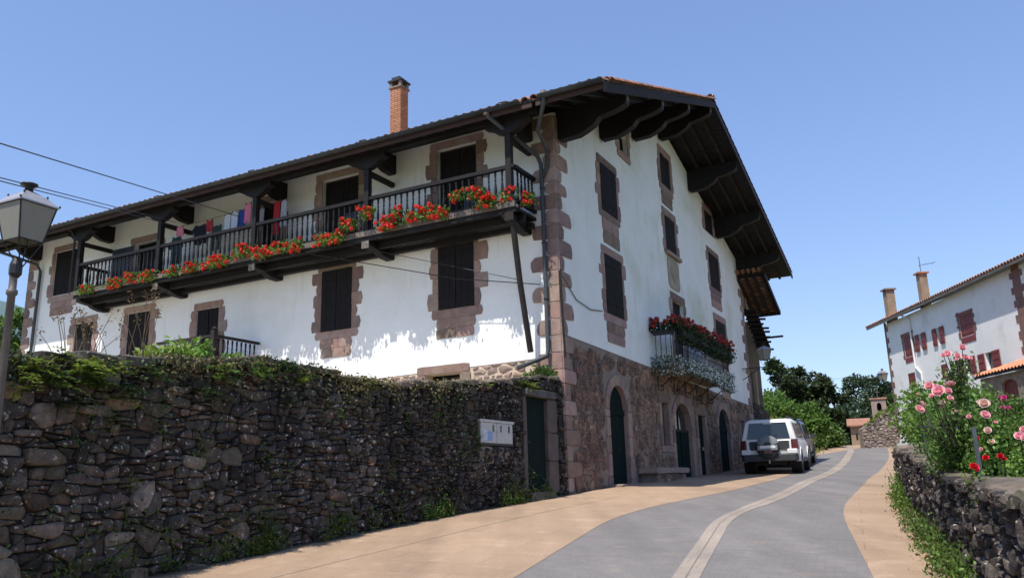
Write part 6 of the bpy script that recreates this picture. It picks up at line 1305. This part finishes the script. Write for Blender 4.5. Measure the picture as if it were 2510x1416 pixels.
b.add(vs, fs, (1.5, 1.15, 1.0)); b.build('tiled_field', M['tile'], lr, kind='stuff', fix=False)
FLT = Frame(FH(0, 0, o1), hd, ho); d0, d1 = Hp(2455, 950, o1)[0], Hp(2495, 950, o1)[0]; dz0 = 2.2; dzt = Hp(2475, 928, o1)[1]
wall_poly(FLT, [(sA + .15, 1.5), (HL, 1.5), (HL, zA), (sA + .15, zA)], [arch(d0, d1, 2.3, dzt - .25, dzt)], 'lean_to_wall', M['farstone'], H, depth=.2)
b = MB(); b.prism(FLT, arch(d0, d1, 2.3, dzt - .25, dzt), -.16, -.12, 0); b.build('lean_to_door', M['redpaint'], H)
# bracket lamp at its far corner
p = at(2163, 915, 46.6); t = thing('corner_lamp', 'small lantern on a bracket at the far corner of the white house', 'lantern', (p.x, p.y, p.z - .5)); f = lantern(t, p, .42, (1, .2, 0), (-.2, 1, 0), .38)
b = MB(); b.tube([f, Vector((f.x + .25, f.y, f.z - .08)), FH(.0, f.z - .25, .0)], .03, 6); b.build('bracket', M['iron'], t)

# ------------------------------------------------------------------ beyond the crest: rubble wall, shed, bell gable
YF = 53.0; pA, pB = at(2118, 1088, YF), at(2222, 1083, YF); FF = Frame((0, YF, 0), (1, 0, 0), (0, -1, 0)); xa, xb = pA.x, pB.x
ftop = lambda x: float(np.interp(x, [xa, at(2140, 1030, YF).x, at(2165, 1012, YF).x, at(2200, 1004, YF).x, xb], [at(2118, 1048, YF).z, at(2140, 1032, YF).z, at(2165, 1012, YF).z, at(2200, 1004, YF).z, at(2215, 1000, YF).z]))
fw = thing('rubble_wall', 'sunlit rubble stone wall rising beside the end of the lane, below the white house', 'wall', (pB.x - 1, YF, zt(YF)))
b = MB(); b.prism(FF, [(xa, 2.2), (xb, 2.2)] + [(x, ftop(x) - .05) for x in np.linspace(xb, xa, 12)], -.6, -.03, 0); b.build('wall_core', M['mortar'], fw)
cells = rubble(xa, xb, lambda s: 2.6, ftop, lambda s: .2, .03, seed=95, asp=1.4)
lay(cells, FF, fw, M['farstone'], lambda r_, x, z: (r_.uniform(.75, 1.3),) * 3, lambda r_, x, z: r_.uniform(0, .06), keep=150, back=.03, restname='small_stones')
g = np.random.default_rng(33); n = 900; x = g.uniform(xa + .3, xb, n); P = np.stack([x, YF + g.uniform(-.1, .5, n), np.array([ftop(q) for q in x]) + g.uniform(-.15, .22, n) * (np.sin(x * 3) * .5 + .6)], 1); quads('ivy', P, rdir(g, n), rdir(g, n, .5), .11, .08, M['leafy'], fw, g.uniform(.6, 1.5, n), kind='stuff')
p0, p1 = at(2083, 1040, 60), at(2122, 1088, 60); FS = Frame((p0.x, 60, 0), (.927, -.375, 0), (-.375, -.927, 0)); W_ = (p1.x - p0.x) * .95
sh1 = thing('small_shed', 'little shed with clay-red roof and dark doorway at the top of the lane', 'shed', (p0.x + .6, 60.5, zt(60)))
b = MB(); b.box(FS, 0, W_ * .72, 3.0, 4.35, -2, 0); b.build('lower_wall', M['tan'], sh1); b = MB(); b.box(FS, 0, W_ * .72, 4.35, at(2083, 1040, 60).z, -2, 0); b.build('upper_wall', M['purple'], sh1); b = MB(); b.box(FS, W_ * .72, W_ + .3, 3.0, 5.0, -1.4, -.25); b.build('doorway', M['dark'], sh1)
b = MB(); b.box(FS, W_ * .35, W_ * .5, 3.9, 4.3, 0, .03); b.build('hatch', M['wood'], sh1)
zz = at(2083, 1042, 60).z; b = MB(); b.box8([FS(-.2, zz - .1, .3), FS(W_ + .5, zz - .1, .3), FS(W_ + .5, zz + .3, -2.2), FS(-.2, zz + .3, -2.2), FS(-.2, zz, .3), FS(W_ + .5, zz, .3), FS(W_ + .5, zz + .6, -2.2), FS(-.2, zz + .6, -2.2)], (.85, .8, .8)); b.build('roof', M['tile'], sh1)
p0, p1 = at(2139, 1020, 62), at(2169, 978, 62); FB = Frame((p0.x, 62, 0), (.915, -.403, 0), (-.403, -.915, 0)); W_ = (p1.x - p0.x) * .95; zt2 = p1.z
bg_ = thing('bell_gable', 'small pale stone bell gable with an arched opening showing over the rubble wall', 'belfry', (p0.x + .4, 62, 4)); hm = arch(W_ * .36, W_ * .68, zt2 - .85, zt2 - .5, zt2 - .25)
wall_poly(FB, [(0, 2.5), (W_, 2.5), (W_, zt2), (W_ / 2, zt2 + .12), (0, zt2)], [hm], 'stone_front', M['purple'], bg_, depth=.4); b = MB(); b.box(FB, 0, W_, 2.5, zt2 - .9, -.5, -.02); b.build('base_block', M['purple'], bg_)
b = MB(); b.prism(FB, hm, -.5, -.45, 0); b.build('dark_opening', M['dark'], bg_); b = MB(); b.box(FB, -.08, W_ + .08, zt2 + .0, zt2 + .12, -.6, .08); b.build('coping', M['tile'], bg_); b = MB(); c = FB(W_ / 2, 0, -.25); b.tube([c + ZZ * (zt2 + .1), c + ZZ * (zt2 + .75)], .03, 5); b.tube([c + ZZ * (zt2 + .55) - Vector((.18, 0, 0)), c + ZZ * (zt2 + .55) + Vector((.18, 0, 0))], .03, 5); b.build('cross', M['lampiron'], bg_)

# ------------------------------------------------------------------ bank, trees and bushes
b = MB(); vs = []; nx = 14; Ys = np.arange(37, 58.1, .75)
for Y in Ys:
    x1 = xl(Y) - .35 - .0; x0 = x1 - 7
    for i in range(nx + 1):
        u = i / nx; hgt = 2.2 * min(1, (1 - u) * 3.2) ** .8 * float(np.interp(Y, [37, 39, 50, 58], [.3, .75, .9, .6])); vs.append((x0 + (x1 - x0) * u, Y, zt(Y) + hgt - .02 + .12 * math.sin(Y * 2 + i)* (1 - u)))
b.add(vs, [(j * (nx + 1) + i, j * (nx + 1) + i + 1, (j + 1) * (nx + 1) + i + 1, (j + 1) * (nx + 1) + i) for j in range(len(Ys) - 1) for i in range(nx)]); bank = b.build('bank', mat('dry_grass_bank', (.20, .19, .08), (.13, .15, .05), 1.2, .95, .6, 6), kind='structure', smooth=True)
g = np.random.default_rng(44); V = np.array(vs); n = 12000; k = g.integers(0, len(V), n); P = V[k] + g.normal(0, .3, (n, 3)) * [1, 1, .05]; P[:, 2] += .0; D = rdir(g, n, 1.6); tag(quads('bank_grass', P, D, rdir(g, n, 0), .3, .035, mat('dry_grass_blade', (.26, .25, .09), (.17, .2, .06), 1.5, .8, tint=True, transl=.3), None, g.uniform(.6, 1.4, n), kind='stuff'), 'dry yellow-green grass on the bank left of the lane', 'grass')
def tree(label, c, top, r, n, size, m, seed, group='trees at the end of the lane', trunk=.22, clumps=40, tone=(.5, 1.4), name='tree', flat=1.0, shell=.35, zc=None, cl_r=.3):
    g = np.random.default_rng(seed); gz_ = zt(c[1]) if zc is None else zc; t = thing(name, label, 'tree', (c[0], c[1], gz_), group); hh = (top - gz_) * .46 * flat; cc = (c[0], c[1], top - hh * .78)
    cs = ball(g, clumps, cc, (r * .85, r * .85, hh * .85), .35); P = []
    for q in cs: rr = r * cl_r * g.uniform(.6, 1.2); P.append(ball(g, n // clumps, q, (rr, rr, rr * .75), shell))
    foliage('crown', np.concatenate(P), size, m, t, seed + 1, tone, .7)
    b = MB(); fork = Vector((c[0], c[1], gz_ + (top - gz_) * .3)); b.tube([Vector((c[0], c[1], gz_ - .3)), fork * .5 + Vector((c[0] + .1, c[1], gz_)) * .5, fork], [trunk, trunk * .85, trunk * .7], 8)
    for q in cs[::3]: q = Vector(q); b.tube([fork, fork * .5 + q * .5 + Vector((0, 0, -.3)), q], [trunk * .4, trunk * .25, trunk * .08], 5)
    b.build('trunk', M['trunk'], t); return t
M['oak'] = mat('oak_leaf', (.040, .060, .020), (.028, .045, .018), .6, .6, tint=True, transl=.2)
M['ash'] = mat('pale_far_leaf', (.065, .10, .055), (.05, .08, .05), .5, .6, tint=True, transl=.25)
def tpx(px_, py_, Y): p = at(px_, py_, Y); return (p.x, Y), p.z
for (px_, py_, Y, r, n, m, sd, lab, cl) in [(1912, 880, 66, 2.1, 4200, 'oak', 801, 'dark oak close behind the tan annex, its crown split in two knots', 22), (1958, 893, 68, 2.3, 4500, 'oak', 802, 'dark oak in the middle of the group left of the lane', 24), (2018, 925, 66, 1.9, 4500, 'oak', 803, 'rounded dark oak nearest the lane in the left group', 26), (2040, 1010, 64, 1.7, 4200, 'oak', 804, 'low dark tree hanging over the left side of the lane end', 24),
        (2112, 918, 84, 3.0, 5200, 'ash', 805, 'pale wispy ash rising between the oaks and the white house', 30), (2082, 985, 80, 2.6, 4200, 'ash', 806, 'dull green tree behind the little shed', 24), (2165, 935, 80, 3.0, 5200, 'leafd', 807, 'dark green tree behind the bell gable', 26), (2060, 1040, 72, 1.9, 3500, 'leafd', 808, 'dark low tree just left of the little shed', 18)]:
    (cx_, cy_), tz_ = tpx(px_, py_, Y); tree(lab, (cx_, cy_), tz_, r, n, .36, M[m], sd, clumps=cl, flat=1.05 if m != 'ash' else 1.1)
for (px_, py_, Y, rx, rz_, m, lab, sd, n) in [(1915, 1022, 52, 1.7, 1.5, 'leafb', 'bright green bush on the bank directly behind the dark car', 820, 4200), (1975, 1040, 54, 1.7, 1.5, 'leafb', 'bright green bush in the middle of the bank', 821, 4200), (2025, 1065, 56, 1.5, 1.15, 'leaf', 'green bush at the lane end of the bank', 822, 3500), (1890, 1000, 58, 1.6, 1.6, 'leafb', 'leafy green bush partly behind the tan annex', 823, 3200), (1995, 1085, 52, 1.0, .7, 'leaf', 'low bush at the foot of the bank', 824, 1500), (2055, 1082, 62, 1.6, .9, 'leafd', 'dark undergrowth bush beside the lane end', 825, 2200)]:
    q = at(px_, py_, Y); shrub('bank_bush', lab, (q.x, Y, q.z - .1), (rx, rx * .8, rz_), n, .26, M[m], sd, 'bushes on the bank', clumps=26)
q = at(18, 840, 34); tree('leafy tree at the far left seen behind the street lamp post', (q.x, 34), at(20, 778, 34).z, 1.8, 6000, .2, M['leafb'], 840, None, clumps=30, zc=2.5, flat=1.3)
q = at(40, 860, 30); shrub('side_bush', 'dark bush between the lamp post and the house corner', (q.x, 30, q.z - .3), (1.0, 1, 1.2), 2500, .14, M['leaf'], 845)
# woods behind everything, a mass that hides the horizon
g = np.random.default_rng(60); n = 9000; x = g.uniform(-10, 120, n); P = np.stack([x + 10, 105 + g.normal(0, 5, n), 3.5 + np.abs(g.normal(0, 1.6, n)) + 1.0 * np.sin(x * .35)], 1); quads('woods', P, rdir(g, n), rdir(g, n, .6), .9, .7, M['ash'], None, g.uniform(.5, 1.2, n), kind='stuff')
# ------------------------------------------------------------------ cables
def cable(label, pts, r, sag=.0, group=None):
    b = MB(); P = []
    if pts[0].y < 12: pts = [pts[0] * 2.2 - pts[1] * 1.2] + pts      # runs on past the frame
    for i in range(len(pts) - 1):
        for k in range(8): t_ = k / 8; P.append(pts[i].lerp(pts[i + 1], t_) - ZZ * sag * 4 * t_ * (1 - t_))
    P.append(pts[-1]); b.tube(P, r, 5); return tag(b.build('overhead_cable', M['iron'], None), label, 'cable', group)
cable('single black cable slanting down to the eaves, the uppermost at the left', [at(-120, 315, 9.5), FL(*Lp(590, 532, 1.0), 1.0)], .011)
cable('upper one of two parallel cables passing behind the lantern cap', [at(-120, 405, 9.5), FL(*Lp(430, 545, 1.0), 1.0)], .009)
cable('lower one of two parallel cables passing behind the lantern cap', [at(-120, 413, 9.5), FL(*Lp(428, 553, 1.0), 1.0)], .009)
cable('thin cable sagging across the white front from a balcony bracket to the corner pipe', [FL(*Lp(760, 622, 1.0), 1.0), FL(*Lp(1120, 683, .3), .3), FL(*Lp(1325, 697, .1), .1)], .012)
cable('thinner cable crossing the shuttered window towards the leaning prop', [FL(*Lp(850, 600, 1.0), 1.0), FL(*Lp(1280, 687, .5), .5)], .008)
cable('hair-thin cable across the sky from the annex to the white house', [FG(22.6, 6.0, .3), FH(.0, 7.05, .1)], .007, .12)
